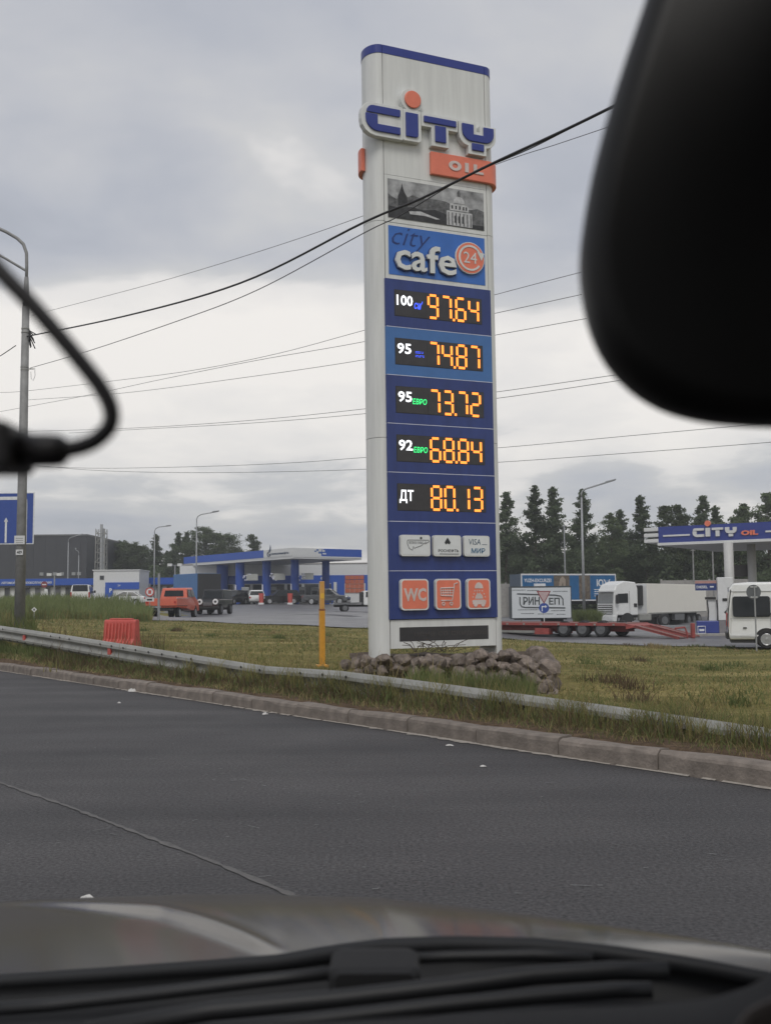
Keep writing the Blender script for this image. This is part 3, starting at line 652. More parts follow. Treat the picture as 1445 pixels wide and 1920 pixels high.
# ------------------------------------------------------------------ yellow marker post, red barrier
p0 = at(604, 1250, 20); m_ = thing('marker_post', 'slim yellow pipeline marker post standing in the lawn', 'post', (p0.x, p0.y, g(p0.x, p0.y)), .3)
hp = (at(604, 1090, 20).z - m_.location.z)
MB().box(-.05, .05, -.05, .05, -.1, hp * .66).build('shaft', M_yellow, m_, bevel=.012)
MB().box(-.052, .052, -.052, .052, hp * .66 + .001, hp * .675).build('rust_band', mk('rust', (.28, .10, .03), .8), m_)
MB().box(-.042, .042, -.042, .042, hp * .676, hp).build('shaft_top', mk('yellow_faded', (.62, .33, .09), .5, var=.15), m_, bevel=.01)
MB().box(-.035, .035, -.046, -.0425, hp * .8, hp * .86).build('plate', mk('plate_yellow', (.75, .45, .06), .4), m_)
MB().box(-.11, .11, -.11, .11, -.02, .06).build('foot', M_yellow, m_, bevel=.02)
b0 = at(228, 1212, 24); zb = g(b0.x, b0.y)
bar = thing('barrier', 'red plastic ribbed road barrier on the lawn behind the guard rail', 'barrier', (b0.x, b0.y, zb), R(-24))
H_ = .62; Lb = .43
prof = [(-.2, 0), (.2, 0), (.2, .1), (.12, .2), (.085, H_ - .04), (.06, H_), (-.06, H_), (-.085, H_ - .04), (-.12, .2), (-.2, .1)]
MB().loft([[(x, y * s, z) for y, z in prof] for x, s in ((-Lb, .86), (-Lb + .05, 1), (Lb - .05, 1), (Lb, .86))], True, True).build('shell', M_red, bar, bevel=.015)
M_redd = mk('faded_red_rib', (.56, .12, .10), .5, var=.12)
for k in range(8):
    x_ = -Lb + .1 + k * .092
    MB().loft([[(x_ + c, -y - .018 * s, z) for c, s in ((-.016, 0), (-.012, 2), (.012, 2), (.016, 0))] for y, z in ((.195, .04), (.195, .1), (.125, .2), (.09, H_ - .08))], False).build('rib', M_redd, bar)
MB().box(-.3, .3, -.05, .05, H_ + .001, H_ + .03).build('top_lip', M_redd, bar, bevel=.01)
# ------------------------------------------------------------------ roadside lamp post with cables
q0 = at(37, 1180, 25); lp = thing('lamp_post', 'tall grey lamp post behind the guard rail with tied cables and number plates', 'lamp post', (q0.x, q0.y, g(q0.x, q0.y)))
Z = lambda py: at(35, py, 25).z - lp.location.z
MB().tube([(0, 0, -.3), (0, 0, Z(900)), (0, 0, Z(575))], [.125, .105, .085], 14).build('pole', M_pole, lp, smooth=True)
MB().tube([(0, 0, Z(576)), (0, 0, Z(520))], [.08, .05], 12).build('collar', M_pole, lp, smooth=True)
MB().tube([(0, 0, Z(530)), (0, 0, Z(500)), (-.01, 0, Z(475)), (-.09, 0, Z(458)), (-.24, 0, Z(447)), (-.5, 0, Z(435)), (-1.6, 0, Z(395))], .04, 8).build('arm', M_pole, lp, smooth=True)
MB().tube([(-.01, 0, Z(508)), (-.5, 0, Z(485)), (-1.2, 0, Z(455))], .03, 8).build('arm_brace', M_pole, lp)
MB().tube([(-1.5, 0, Z(400)), (-1.75, 0, Z(391)), (-2.1, 0, Z(380))], [.06, .11, .08], 8).build('lamp_head', M_lamp, lp)
MB().box(-.2, .2, -.2, .2, -.1, .06).build('base_plate', M_galv, lp)
for py_ in (617, 624, 689, 694): MB().tube([(0, 0, Z(py_) - .012), (0, 0, Z(py_) + .012)], .098, 14).build('strap', M_galv, lp)
m = MB()
for k in range(14): m.tube([(.1, -.02, Z(620) - .01 * k), (.1 + .18 * random.random(), -.04 + .05 * random.random(), Z(625 + 3 * k * .8) + .05 * random.random())], .014, 5)
m.build('cable_clamp', M_cable, lp)
MB().tube([(.09, 0, Z(692)), (.22, 0, Z(692))], .012, 6).build('hook', M_galv, lp)
MB().tube([(.24, 0, Z(690)), (.25, 0, Z(705)), (.21, 0, Z(714)), (.16, 0, Z(710)), (.15, 0, Z(697))], .006, 5).build('cable_loop', M_lamp, lp)
pl_ = MB().box(-.115, .125, -.135, -.125, Z(1021), Z(1005)).build('plate', M_gwhite, lp)
for k in range(3): MB().box(-.08, .09, -.137, -.1355, Z(1018 - 4 * k) - .008, Z(1018 - 4 * k) + .008).build('printed_line', mk('print_grey', (.28, .28, .28), .6), lp)
np_ = MB().box(-.075, .09, -.135, -.125, Z(1041), Z(1031)).build('number_plate', M_gwhite, lp); text('489', (-.05, .065, Z(1039), Z(1033)), -.1355, M_print, np_, 'lettering', .002, bold=.02)
WIRES = [  # pixels, depth at each end, radius, label
    ([(50, 631), (233, 593), (450, 531), (680, 418), (790, 372), (920, 308), (1060, 243), (1160, 194)], 25, 9, .0145, 'thick black twisted cable strung from the lamp post across the pylon'),
    ([(57, 690), (160, 660), (330, 603), (480, 545), (680, 438), (750, 404), (870, 333), (990, 280), (1060, 245), (1160, 196)], 25, 9.1, .0065, 'thinner black cable tied to the lamp post below the thick one'),
    ([(60, 592), (100, 581), (300, 528), (500, 467), (680, 405), (930, 308), (1045, 270), (1140, 238)], 60, 30, .011, 'faint grey wire running uppermost behind the pylon'),
    ([(0, 736), (50, 733), (230, 712), (370, 693), (520, 663), (680, 620), (930, 552), (1090, 510)], 75, 40, .012, 'power wire passing pylon at topmost of the three parallel wires'),
    ([(0, 772), (160, 742), (300, 712), (480, 676), (680, 641), (930, 587), (1090, 552)], 75, 40, .012, 'power wire passing pylon at middle of the three parallel wires'),
    ([(50, 750), (230, 737), (450, 709), (680, 675), (930, 628), (1100, 597)], 75, 40, .012, 'power wire passing pylon at lowest of the three parallel wires'),
    ([(45, 809), (240, 803), (460, 789), (680, 767), (930, 735), (1160, 702)], 75, 42, .012, 'upper wire of the paired wires below the mirror corner'),
    ([(130, 812), (240, 806), (460, 794), (680, 776), (930, 747), (1170, 712)], 75, 42, .012, 'lower wire of the paired wires below the mirror corner'),
    ([(70, 875), (200, 878), (400, 874), (560, 867), (680, 858), (930, 840), (1170, 818), (1400, 797), (1500, 786)], 75, 44, .012, 'upper of the two lowest wires crossing the whole sky'),
    ([(70, 873), (180, 882), (330, 886), (500, 885), (680, 880), (930, 867), (1170, 850), (1445, 829), (1550, 818)], 75, 44, .012, 'lowest wire of all crossing the whole sky'),
    ([(30, 648), (0, 668), (-60, 705)], 25, 32, .012, 'short wire leaving the lamp post to the left picture edge'),
]
for pts, D0, D1, r_, lab in WIRES:
    x0, x1 = pts[0][0], pts[-1][0]; P = []
    for px, py in pts:
        t = (px - x0) / (x1 - x0); D = 1 / ((1 - t) / D0 + t / D1); P.append(at(px, py, D))
    fine = []
    for i in range(len(P) - 1):                      # catmull-rom so that the cables sag smoothly
        a, b, c, e = P[max(i - 1, 0)], P[i], P[i + 1], P[min(i + 2, len(P) - 1)]
        for k in range(8):
            t = k / 8; fine.append(.5 * ((2 * b) + (c - a) * t + (2 * a - 5 * b + 4 * c - e) * t * t + (3 * b - a - 3 * c + e) * t ** 3))
    fine.append(P[-1])
    rr = [r_ * (1 + (.18 * math.sin(k * 1.3) if r_ > .015 else 0)) for k in range(len(fine))]
    o = MB().tube(fine, rr, 6).build('overhead_wire', M_cable if r_ > .008 and D0 == 25 else mk('wire_grey', (.07, .07, .075), .6), smooth=True)
    tag(o, lab, 'wire', 'overhead wires')
# blue direction sign behind the post
s0 = at(63, 1020, 58); sw = 5.2; zt = at(63, 923, 58).z; zb_ = s0.z; gx = s0.x - sw
bs = thing('road_sign', 'large blue lane direction sign with white arrow behind the lamp post', 'road sign', (s0.x, 58, g(s0.x, 58)), R(-2))
b_ = bs.location.z; zt -= b_; zb_ -= b_
M_sblue = mk('sign_blue', (.025, .065, .29), .4, var=.08); M_swhite = mk('sign_white', (.66, .68, .70), .4)
MB().box(-sw, 0, .02, .06, zb_, zt).build('back_plate', M_swhite, bs)
MB().box(-sw + .05, -.05, .012, .019, zb_ + .05, zt - .05).build('blue_face', M_sblue, bs)
for k in (-.55, -sw + .55): MB().tube([(k, .12, -.3), (k, .12, zt - .2)], .06, 8).build('sign_leg', M_galv, bs)
u = lambda px: (px - 63) / 2000 * 58; zz = lambda py: at(30, py, 58).z - b_
MB().box(-sw + .05, u(44), .004, .011, zz(937), zz(931)).build('white_line', M_swhite, bs)
MB().poly([(u(40), zz(937)), (u(44), zz(931)), (u(49.5), zz(936)), (u(50), zz(945)), (u(50), zz(1017)), (u(47.5), zz(1017)), (u(47.5), zz(945))], .004, .0105).build('white_line', M_swhite, bs)
MB().box(u(8.3), u(12), .004, .011, zz(1017), zz(976)).build('arrow_shaft', M_swhite, bs)
MB().poly([(u(6), zz(978)), (u(14.2), zz(978)), (u(10.2), zz(970))], .004, .0112).build('arrow_head', M_swhite, bs)
# ------------------------------------------------------------------ vehicles
def lathe_y(prof, n=18):
    return [[(r * math.cos(2 * math.pi * k / n), y, r * math.sin(2 * math.pi * k / n)) for k in range(n)] for r, y in prof]
_wm = {}
def wheel(parent, x, y, r, w, rim=None, spokes=0):
    rim = rim or M_rim; key = (round(r, 3), round(w, 3), rim.name)
    if key not in _wm:
        t = MB().loft(lathe_y([(r * .55, -w / 2), (r * .92, -w / 2), (r, -w * .36), (r, w * .36), (r * .92, w / 2), (r * .55, w / 2)]), True, True).mesh('wheel', M_tyre)
        q = MB().loft(lathe_y([(r * .64, -w / 2 - .012), (r * .60, -w / 2 - .02), (r * .52, -w / 2 - .006), (r * .2, -w / 2 - .004), (r * .16, -w / 2 - .03), (.01, -w / 2 - .03)], 14), True, True).mesh('rim', rim)
        _wm[key] = (t, q)
    t, q = _wm[key]; o = bpy.data.objects.new('wheel', t); COL.objects.link(o); o.parent = parent; o.location = (x, y, r)
    if y > 0: o.rotation_euler.z = math.pi
    o2 = bpy.data.objects.new('rim', q); COL.objects.link(o2); o2.parent = o
    return o
def both(parent, xs, r, w, yw, rim=None):
    for x in xs:
        for s in (-1, 1): wheel(parent, x, s * yw, r, w, rim)
def archs(parent, xs, r, yw, mat=None):
    for x in xs:
        for s in (-1, 1):
            MB().poly([(x + r * math.cos(R(t)), r * .86 + r * math.sin(R(t))) for t in range(-12, 193, 15)], s * (yw - .2), s * (yw + .006)).build('wheel_arch', mat or M_under, parent)
def place(px, D, rz, dz=.03):
    x = pxX(px, D); return (x, D, g(x, D) + dz), R(rz)
def car(name, label, px, D, rz, paint, kind='suv', group=None):
    loc, a = place(px, D, rz); c = thing(name, label, 'pickup' if kind == 'pickup' else 'car', loc, a, group)
    if kind == 'suv':
        bd = [(-2.2, .32, .86), (-2.3, .55, .9), (-2.28, .95, .9), (-2.15, 1.05, .88), (1.0, 1.06, .88), (2.0, .93, .84), (2.25, .72, .8), (2.22, .34, .82)]
        gh = [(-2.12, 1.04, .85), (-1.8, 1.56, .68), (.1, 1.60, .68), (1.0, 1.05, .84)]; rf = [(-1.98, 1.5, .70), (-1.75, 1.63, .64), (0, 1.68, .64), (.22, 1.56, .70)]
        pil = [((-2.08, .845, 1.06), (-1.82, .685, 1.56)), ((-.55, .865, 1.05), (-.6, .69, 1.6)), ((.97, .845, 1.06), (.12, .69, 1.6))]; wx, wr = (-1.4, 1.42), .36
    elif kind == 'sedan':
        bd = [(-2.2, .3, .84), (-2.28, .5, .88), (-2.22, .92, .86), (-1.6, .98, .86), (.9, .97, .86), (2.0, .82, .82), (2.25, .62, .78), (2.2, .3, .8)]
        gh = [(-1.75, .97, .83), (-1.0, 1.40, .64), (.0, 1.43, .64), (.95, .97, .82)]; rf = [(-1.2, 1.36, .66), (-.95, 1.46, .6), (0, 1.48, .6), (.15, 1.40, .66)]
        pil = [((-1.72, .825, .98), (-1.0, .65, 1.41)), ((-.4, .85, .97), (-.45, .65, 1.43)), ((.93, .82, .98), (.02, .65, 1.43))]; wx, wr = (-1.35, 1.38), .32
    else:
        bd = [(-2.6, .5, .9), (-2.66, .72, .92), (-2.62, 1.12, .92), (-.9, 1.12, .92), (1.15, 1.12, .9), (2.2, 1.05, .86), (2.5, .85, .84), (2.45, .42, .86)]
        gh = [(-1.02, 1.11, .86), (-.8, 1.72, .70), (.35, 1.74, .70), (1.2, 1.11, .85)]; rf = [(-.95, 1.66, .72), (-.8, 1.80, .66), (.3, 1.82, .66), (.48, 1.70, .72)]
        pil = [((-1.0, .86, 1.12), (-.82, .71, 1.72)), ((.05, .885, 1.11), (.0, .71, 1.74)), ((1.16, .855, 1.12), (.38, .71, 1.74))]; wx, wr = (-1.65, 1.6), .39
    MB().prism(bd).build('body', paint, c, bevel=.05); MB().prism(gh).build('windows', M_glass, c); MB().prism(rf).build('roof', paint, c, bevel=.03)
    for p, q in pil:
        for s in (-1, 1): MB().tube([(p[0], p[1] * s, p[2]), (q[0], q[1] * s, q[2])], .045, 6).build('pillar', paint, c)
    archs(c, wx, wr + .06, .89); both(c, wx, wr, .22, .80)
    xf, xr = bd[-2][0], bd[1][0]; zl = bd[2][1] - .14
    for s in (-1, 1):
        MB().box(xf - .28, xf - .05, s * .79 - .07, s * .79 + .06, zl - .14, zl).build('headlight', M_light, c, bevel=.02)
        MB().box(xr - .02, xr + .1, s * .78 - .08, s * .78 + .09, zl - .12, zl + .08).build('tail_light', M_tail, c, bevel=.02)
        MB().box(gh[-1][0] - .35, gh[-1][0] - .2, s * .98 - .08, s * .98 + .08, gh[0][1] + .02, gh[0][1] + .16).build('mirror', paint, c, bevel=.03)
    MB().box(xf - .04, xf + .03, -.45, .45, .5, .66).build('grille', M_under, c); MB().box(xr - .035, xr, -.26, .26, .62, .74).build('number_plate', M_gwhite, c)
    MB().box(xr - .04, xf + .02, -.80, .80, .24, .36).build('sill', M_under, c)
    if kind == 'pickup': MB().box(-2.55, -1.05, -.8, .8, 1.10, 1.128).build('load_bed', M_under, c)
    return c
car('suv', 'white SUV at the pumps between the blue columns, rear towards the road', 480, 124, 100, M_carw, 'suv')
car('suv', 'black SUV facing left beside the middle blue canopy column', 525, 122.5, 200, M_carblack, 'suv')
car('pickup', 'dark grey pickup at the rightmost pump, nose to the right', 614, 121, -10, M_cargrey, 'pickup')
car('suv', 'dark off-road car partly hidden behind the black jeep at the pumps', 437, 122, 250, M_carblack, 'suv')
car('car', 'silver car half hidden behind the leftmost near blue column', 459, 129, 260, M_carsilver, 'sedan')
car('car', 'white saloon car beyond the tall grass bank on the left', 234, 112, 182, M_carw, 'sedan')
def minibus(name, label, px, D, rz, paint, L=5.9, H=2.52, dz=.03):
    loc, a = place(px, D, rz, dz); c = thing(name, label, 'minibus', loc, a); h = L / 2
    bd = [(-h + .05, .34, .92), (-h, .62, .95), (-h + .02, 1.4, .95), (-h + .09, H - .26, .86), (-h + .24, H - .04, .78), (-h + .8, H, .76), (h - 1.9, H, .76), (h - 1.35, H - .2, .80), (h - .72, 1.42, .92), (h - .12, 1.12, .90), (h, .8, .88), (h - .02, .36, .9)]
    MB().prism(bd).build('body', paint, c, bevel=.07, seg=3)
    W_ = lambda z: .95 if z < 1.4 else .95 - .09 * (z - 1.4) / (H - .26 - 1.4)
    for s in (-1, 1):
        for x0, x1 in ((-h + .2, -h + 1.55), (-h + 1.59, -h + 3.02), (-h + 3.06, h - 1.6)):
            z0, z1 = 1.20, 1.98; pts = rrect(x0, x1, z0, z1, .09, 3); e = .012
            MB().add([(x, s * (W_(z) + e), z) for x, z in pts], [tuple(range(len(pts)))]).build('window', M_glass, c)
        MB().add([(x, s * (W_(z) + .012), z) for x, z in ((h - 1.5, 1.28), (h - .85, 1.28), (h - 1.35, 1.92), (h - 1.52, 1.92))], [(0, 1, 2, 3)]).build('window', M_glass, c)
        for x_ in (-h + 1.56, -h + 3.04, h - 1.56): MB().box(x_ - .008, x_ + .008, s * .935, s * .954, .42, 1.36).build('panel_gap', M_seam, c)
        MB().box(-h + .1, h - .3, s * .948, s * .956, 1.125, 1.14).build('swage_line', mk('line_grey', (.25, .26, .26), .5), c)
        MB().box(-h + .08, h - .1, s * .94, s * .957, .46, .52).build('rub_strip', M_gwhite, c)
        MB().box(-h + .1, h - 1.9, s * .84, s * .865, H - .36, H - .345).build('roof_gutter', mk('line_grey', (.25, .26, .26), .5), c)
        MB().box(-h + .55, -h + .68, s * .95, s * .962, .76, .81).build('side_marker', M_under, c)
        MB().box(-h - .01, -h + .07, s * .86 - .06, s * .86 + .06, .8, 1.35).build('tail_light', M_tail, c, bevel=.02)
        MB().box(h - .22, h + .01, s * .72 - .14, s * .72 + .14, .78, .98).build('headlight', M_light, c, bevel=.03)
        MB().box(h - 1.15, h - .98, s * 1.08 - .1, s * 1.08 + .1, 1.3, 1.55).build('mirror', M_under, c, bevel=.04)
        MB().tube([(-h + .02, s * .93, .5), (-h - .005, s * .96, .9), (-h + .03, s * .955, 1.4), (-h + .15, s * .865, H - .28)], .018, 6).build('door_seal', M_under, c)
    MB().box(-h - .06, -h + .1, -.9, .9, .36, .60).build('rear_bumper', M_under, c, bevel=.03); MB().box(h - .1, h + .06, -.9, .9, .34, .62).build('front_bumper', M_under, c, bevel=.04)
    MB().add([(-h + .015, -.75, 1.42), (-h + .015, .75, 1.42), (-h + .10, .70, 2.05), (-h + .10, -.70, 2.05)], [(0, 1, 2, 3)]).build('rear_window', M_glass, c)
    MB().add([(h - .70, -.82, 1.46), (h - .70, .82, 1.46), (h - 1.30, .72, H - .28), (h - 1.30, -.72, H - .28)], [(0, 1, 2, 3)]).build('windscreen', M_glass, c)
    wx = (-h + 1.38, h - 1.05); archs(c, wx, .42, .95); both(c, wx, .35, .24, .85); MB().box(-h + .1, h - .1, -.85, .85, .22, .4).build('sill', M_under, c)
    return c
minibus('minibus', 'white high-roof minibus with dark windows cut by the right picture edge', 1512, 41, -16, M_carw)
minibus('minibus', 'small white minibus beyond the grass bank near the dark warehouse', 155, 108, 100, M_carw, 4.6, 2.1)
# orange-red dropside pickup
loc, a = place(331, 78, 84); c = thing('dropside_truck', 'orange red crew cab dropside truck waiting in front of the black jeep', 'truck', loc, a); c.scale = (1.08, 1.1, 1.12)
MB().prism([(-.55, .62, .9), (-.62, 1.1, .93), (-.60, 1.35, .93), (-.45, 1.95, .82), (.9, 1.98, .82), (1.45, 1.35, .9), (2.25, 1.1, .88), (2.4, .8, .86), (2.4, .45, .88), (.5, .5, .9)]).build('cab', M_pickup, c, bevel=.06)
MB().add([(-.615, -.66, 1.42), (-.615, .66, 1.42), (-.51, .60, 1.80), (-.51, -.60, 1.80)], [(0, 1, 2, 3)]).build('rear_window', M_glass, c)
for s in (-1, 1):
    MB().add([(x, s * y, z) for x, y, z in ((-.42, .945, 1.38), (.3, .945, 1.38), (.25, .85, 1.85), (-.35, .85, 1.85))], [(0, 1, 2, 3)]).build('window', M_glass, c)
    MB().add([(x, s * y, z) for x, y, z in ((.4, .945, 1.38), (1.25, .935, 1.38), (.85, .85, 1.85), (.36, .85, 1.85))], [(0, 1, 2, 3)]).build('window', M_glass, c)
    MB().box(-3.25, -.72, s * 1.0 - .025, s * 1.0 + .025, .82, 1.28).build('side_board', M_pickup, c, bevel=.01)
    MB().box(-3.25, -.72, s * 1.0 - .03, s * 1.0 + .03, 1.282, 1.31).build('top_rail', M_gwhite, c)
    MB().box(-3.33, -3.29, s * .9 - .05, s * .9 + .05, .98, 1.1).build('tail_light', M_tail, c)
MB().box(-3.28, -3.22, -1.02, 1.02, .82, 1.28).build('tail_board', M_pickup, c, bevel=.01); MB().box(-3.2, -.7, -.97, .97, .78, .84).build('load_floor', M_under, c)
MB().box(-3.1, 1.9, -.42, .42, .5, .7).build('chassis', M_under, c); both(c, (-2.2, 1.45), .36, .24, .78, M_rim); archs(c, (1.45,), .44, .88)
MB().box(-3.3, -3.24, -.8, .8, .52, .64).build('rear_bumper', M_under, c)
# black jeep facing the road with round lamps, blue box truck behind it
loc, a = place(403, 84, 262); c = thing('jeep', 'boxy black off-road vehicle with two round white lamps beside the orange truck', 'off-road car', loc, a)
MB().prism([(-2.0, .5, .85), (-2.0, 1.15, .86), (.55, 1.15, .86), (1.75, 1.12, .84), (1.85, .95, .84), (1.85, .52, .84)]).build('body', M_carblack, c, bevel=.03)
MB().prism([(-1.98, 1.15, .84), (-1.95, 1.9, .78), (.35, 1.92, .78), (.62, 1.15, .84)]).build('cabin', M_carblack, c, bevel=.03)
MB().add([(.615, -.72, 1.25), (.615, .72, 1.25), (.42, .68, 1.82), (.42, -.68, 1.82)], [(0, 1, 2, 3)]).build('windscreen', M_glass, c)
for s in (-1, 1):
    q = MB().tube([(1.84, s * .62, .98), (1.90, s * .62, .98)], .22, 14).build('headlight', M_light, c)
    MB().tube([(1.901, s * .62, .98), (1.915, s * .62, .98)], .09, 12).build('lens', M_under, q)
    MB().box(.9, 1.8, s * .84, s * 1.0, .86, .94).build('mudguard', M_under, c)
    MB().add([(x, s * y, z) for x, y, z in ((-1.8, .86, 1.22), (.4, .86, 1.22), (.25, .79, 1.82), (-1.75, .79, 1.82))], [(0, 1, 2, 3)]).build('window', M_glass, c)
MB().box(1.86, 2.05, -.9, .9, .45, .62).build('front_bumper', M_under, c, bevel=.02); MB().box(1.852, 1.87, -.36, .36, .68, .95).build('grille', M_rimd, c)
both(c, (-1.3, 1.25), .40, .26, .82, M_rimd); MB().box(-2, 1.8, -.7, .7, .35, .55).build('chassis', M_under, c)
loc, a = place(378, 90, 308); c = thing('box_truck', 'blue sided box truck with dark rear doors standing behind the orange truck', 'truck', loc, a)
hb = at(372, 1076, 90).z - c.location.z
MB().box(-3.0, 1.3, -1.1, 1.1, .95, hb).build('box_body', mk('truck_blue', (.06, .16, .36), .45, var=.1), c, bevel=.03)
MB().box(1.305, 1.36, -1.08, 1.08, .97, hb - .02).build('end_wall', mk('dark_grey_tarp', (.035, .036, .038), .6), c)
for s in (-1, 1): MB().box(-2.95, 1.25, s * 1.1, s * 1.115, .96, 1.04).build('side_rail', M_galv, c)
MB().prism([(-3.2, .6, 1.0), (-3.2, 2.2, .95), (-4.1, 2.2, .92), (-4.7, 1.3, .95), (-4.8, .6, .95)]).build('cab', M_cargrey, c, bevel=.05)
MB().box(-4.4, 1.2, -.4, .4, .6, .9).build('chassis', M_under, c); both(c, (-3.9, .2), .42, .26, .85, M_rimd)
# white flat-bed recovery truck half behind the pylon
loc, a = place(672, 96, 8); c = thing('tow_truck', 'white flat-bed recovery truck half hidden behind the pylon', 'truck', loc, a)
MB().prism([(.35, .6, .95), (.35, 1.85, .88), (1.4, 1.9, .86), (2.0, 1.3, .92), (2.5, 1.1, .9), (2.55, .5, .9)]).build('cab', M_carw, c, bevel=.06)
MB().add([(.342, -.65, 1.32), (.342, .65, 1.32), (.345, .62, 1.72), (.345, -.62, 1.72)], [(0, 1, 2, 3)]).build('rear_window', M_glass, c)
for s in (-1, 1): MB().add([(x, s * y, z) for x, y, z in ((.55, .94, 1.3), (1.75, .93, 1.3), (1.35, .88, 1.78), (.58, .89, 1.78))], [(0, 1, 2, 3)]).build('window', M_glass, c)
MB().prism([(-2.4, .62, 1.02), (-2.2, .82, 1.02), (.2, .84, 1.02), (.2, .72, 1.02)]).build('flat_bed', M_rimd, c); MB().box(.18, .26, -.9, .9, .85, 1.75).build('head_frame', M_under, c)
MB().box(-2.2, 2.2, -.4, .4, .45, .65).build('chassis', M_under, c); both(c, (-1.3, 1.7), .34, .22, .82, M_rimd)
# white tractor unit and its refrigerated trailer
loc, a = place(1134, 87, 202); c = thing('semi_truck', 'white tall-cab semi truck with slatted grille parked behind the red trailer', 'truck', loc, a)
MB().prism([(-2.3, .95, 1.22), (-2.3, 3.1, 1.22), (-2.15, 3.62, 1.15), (-1.1, 3.72, 1.1), (-.35, 3.42, 1.12), (-.12, 3.0, 1.18), (0, 1.8, 1.22), (.04, .5, 1.22), (-.25, .42, 1.22), (-.35, .95, 1.22)]).build('cab', M_carw, c, bevel=.09, seg=3)
MB().add([(.02, -1.08, 1.92), (.02, 1.08, 1.92), (-.095, 1.04, 2.78), (-.095, -1.04, 2.78)], [(0, 1, 2, 3)]).build('windscreen', M_gauze, c)
MB().box(-.1, .22, -1.12, 1.12, 2.84, 2.93).build('sun_visor', M_carw, c, bevel=.02)
MB().box(.03, .06, -1.0, 1.0, 1.05, 1.80).build('grille', M_under, c)
for k in range(4): MB().box(.062, .10, -.98, .98, 1.1 + k * .18, 1.19 + k * .18).build('grille_slat', M_carw, c)
MB().box(-.25, .12, -1.23, 1.23, .45, .95).build('bumper', M_carw, c, bevel=.06)
for s in (-1, 1):
    MB().box(.121, .14, s * .9 - .22, s * .9 + .22, .62, .82).build('headlight', M_light, c)
    MB().add([(x, s * 1.232, z) for x, z in ((-1.35, 1.95), (-.28, 1.95), (-.36, 2.68), (-1.35, 2.72))], [(0, 1, 2, 3)]).build('window', M_glass, c)
    MB().box(-.3, -.1, s * 1.42 - .12, s * 1.42 + .12, 1.9, 2.6).build('mirror', M_under, c, bevel=.04)
    MB().box(-1.5, -1.485, s * 1.215, s * 1.226, 1.0, 2.9).build('door_gap', M_seam, c)
    MB().box(-2.2, -1.9, s * 1.226, s * 1.236, 1.6, 1.9).build('air_intake', M_under, c)
    MB().box(-3.6, -2.4, s * 1.05 - .16, s * 1.05 + .16, .5, 1.05).build('fuel_tank', M_galv, c, bevel=.08)
MB().box(-5.8, -.5, -.45, .45, .75, 1.0).build('chassis', M_under, c); both(c, (-1.25, -4.9), .5, .32, 1.02, M_rimd); archs(c, (-1.25,), .62, 1.22)
hd = Vector((math.cos(R(233)), math.sin(R(233)))); nl = Vector((-hd.y, hd.x)); p_ = Vector((pxX(1213, 90), 90)) - nl * 1.25
t_ = thing('box_trailer', 'long cream white refrigerated trailer behind the white semi truck', 'trailer', (p_.x, p_.y, g(p_.x, p_.y) + .03), R(233))
M_cream = mk('trailer_cream', (.80, .775, .70), .45, var=.02, scale=1.5)
zt = at(1213, 1094, 90).z - t_.location.z
MB().box(-13.6, 0, -1.25, 1.25, 1.15, zt).build('box_body', M_cream, t_, bevel=.02)
MB().box(.002, .42, -.9, .9, 1.9, zt - .15).build('cooling_unit', M_under, t_, bevel=.06); MB().box(.003, .06, -1.2, 1.2, 1.2, zt - .02).build('front_wall', M_gwhite, t_)
for s in (-1, 1): MB().box(-13.5, -.05, s * 1.25, s * 1.262, 1.16, 1.26).build('side_rail', M_galv, t_); MB().box(-8.2, -6.0, s * .9, s * 1.2, .55, 1.1).build('pallet_box', M_rimd, t_)
MB().box(-13, -1, -.5, .5, .85, 1.14).build('chassis', M_under, t_); both(t_, (-11.9, -10.6, -9.3), .5, .34, 1.02, M_rimd); MB().box(-3.1, -2.9, -.8, .8, .05, 1.1).build('landing_leg', M_under, t_)
# blue curtain trailer with its cab
A0, A1 = Vector((pxX(977, 108), 108)), Vector((pxX(1155, 112), 112)); dv = (A1 - A0); L_ = dv.length; an = math.atan2(dv.y, dv.x)
t_ = thing('curtain_trailer', 'bright blue printed curtain trailer parked before the wood', 'trailer', (A0.x, A0.y, g(A0.x, A0.y)), an)
z1 = at(977, 1076, 108).z - t_.location.z; z0 = z1 - 2.75; M_tb = mk('curtain_blue', (.035, .22, .52), .5, var=.08, scale=1.2)
MB().box(.02, L_, .05, 2.5, z0, z1 - .01).build('box_body', mk('body_slate', (.07, .10, .14), .5), t_)
for x0_, x1_, za, zb2 in ((0, L_, z1 - .13, z1 + .02), (0, L_, z0 - .02, z0 + .10), (0, .12, z0 + .101, z1 - .131), (L_ - .12, L_, z0 + .101, z1 - .131)): MB().box(x0_, x1_, -.01, .049, za, zb2).build('frame_rail', M_gwhite, t_); MB().box(.125, L_ - .125, .0, .047, z0 + .102, z1 - .132).build('curtain', M_tb, t_)
M_brown = mk('print_brown', (.12, .095, .07), .6, var=.6, scale=3)
MB().box(L_ * .335, L_ * .50, -.01, -.002, z0 + .13, z1 - .15).build('printed_picture', M_brown, t_); MB().box(L_ * .60, L_ * .72, -.01, -.002, z0 + .13, z1 - .15).build('printed_picture', M_brown, t_)
MB().poly([(L_ * .37, z0 + .3), (L_ * .40, z1 - .5), (L_ * .43, z1 - .25), (L_ * .46, z1 - .6), (L_ * .45, z0 + .3), (L_ * .43, z1 - .8)], -.016, -.0105).build('printed_figure', mk('print_tan', (.3, .25, .2), .6), t_)
text('YUZH-EXCURZEI', (L_ * .03, L_ * .31, z1 - .85, z1 - .48), -.002, M_swhite, t_, 'lettering', .006, bold=.02)
MB().box(L_ * .13, L_ * .25, -.006, -.002, z1 - 1.25, z1 - .98).build('lettering_frame', M_swhite, t_)
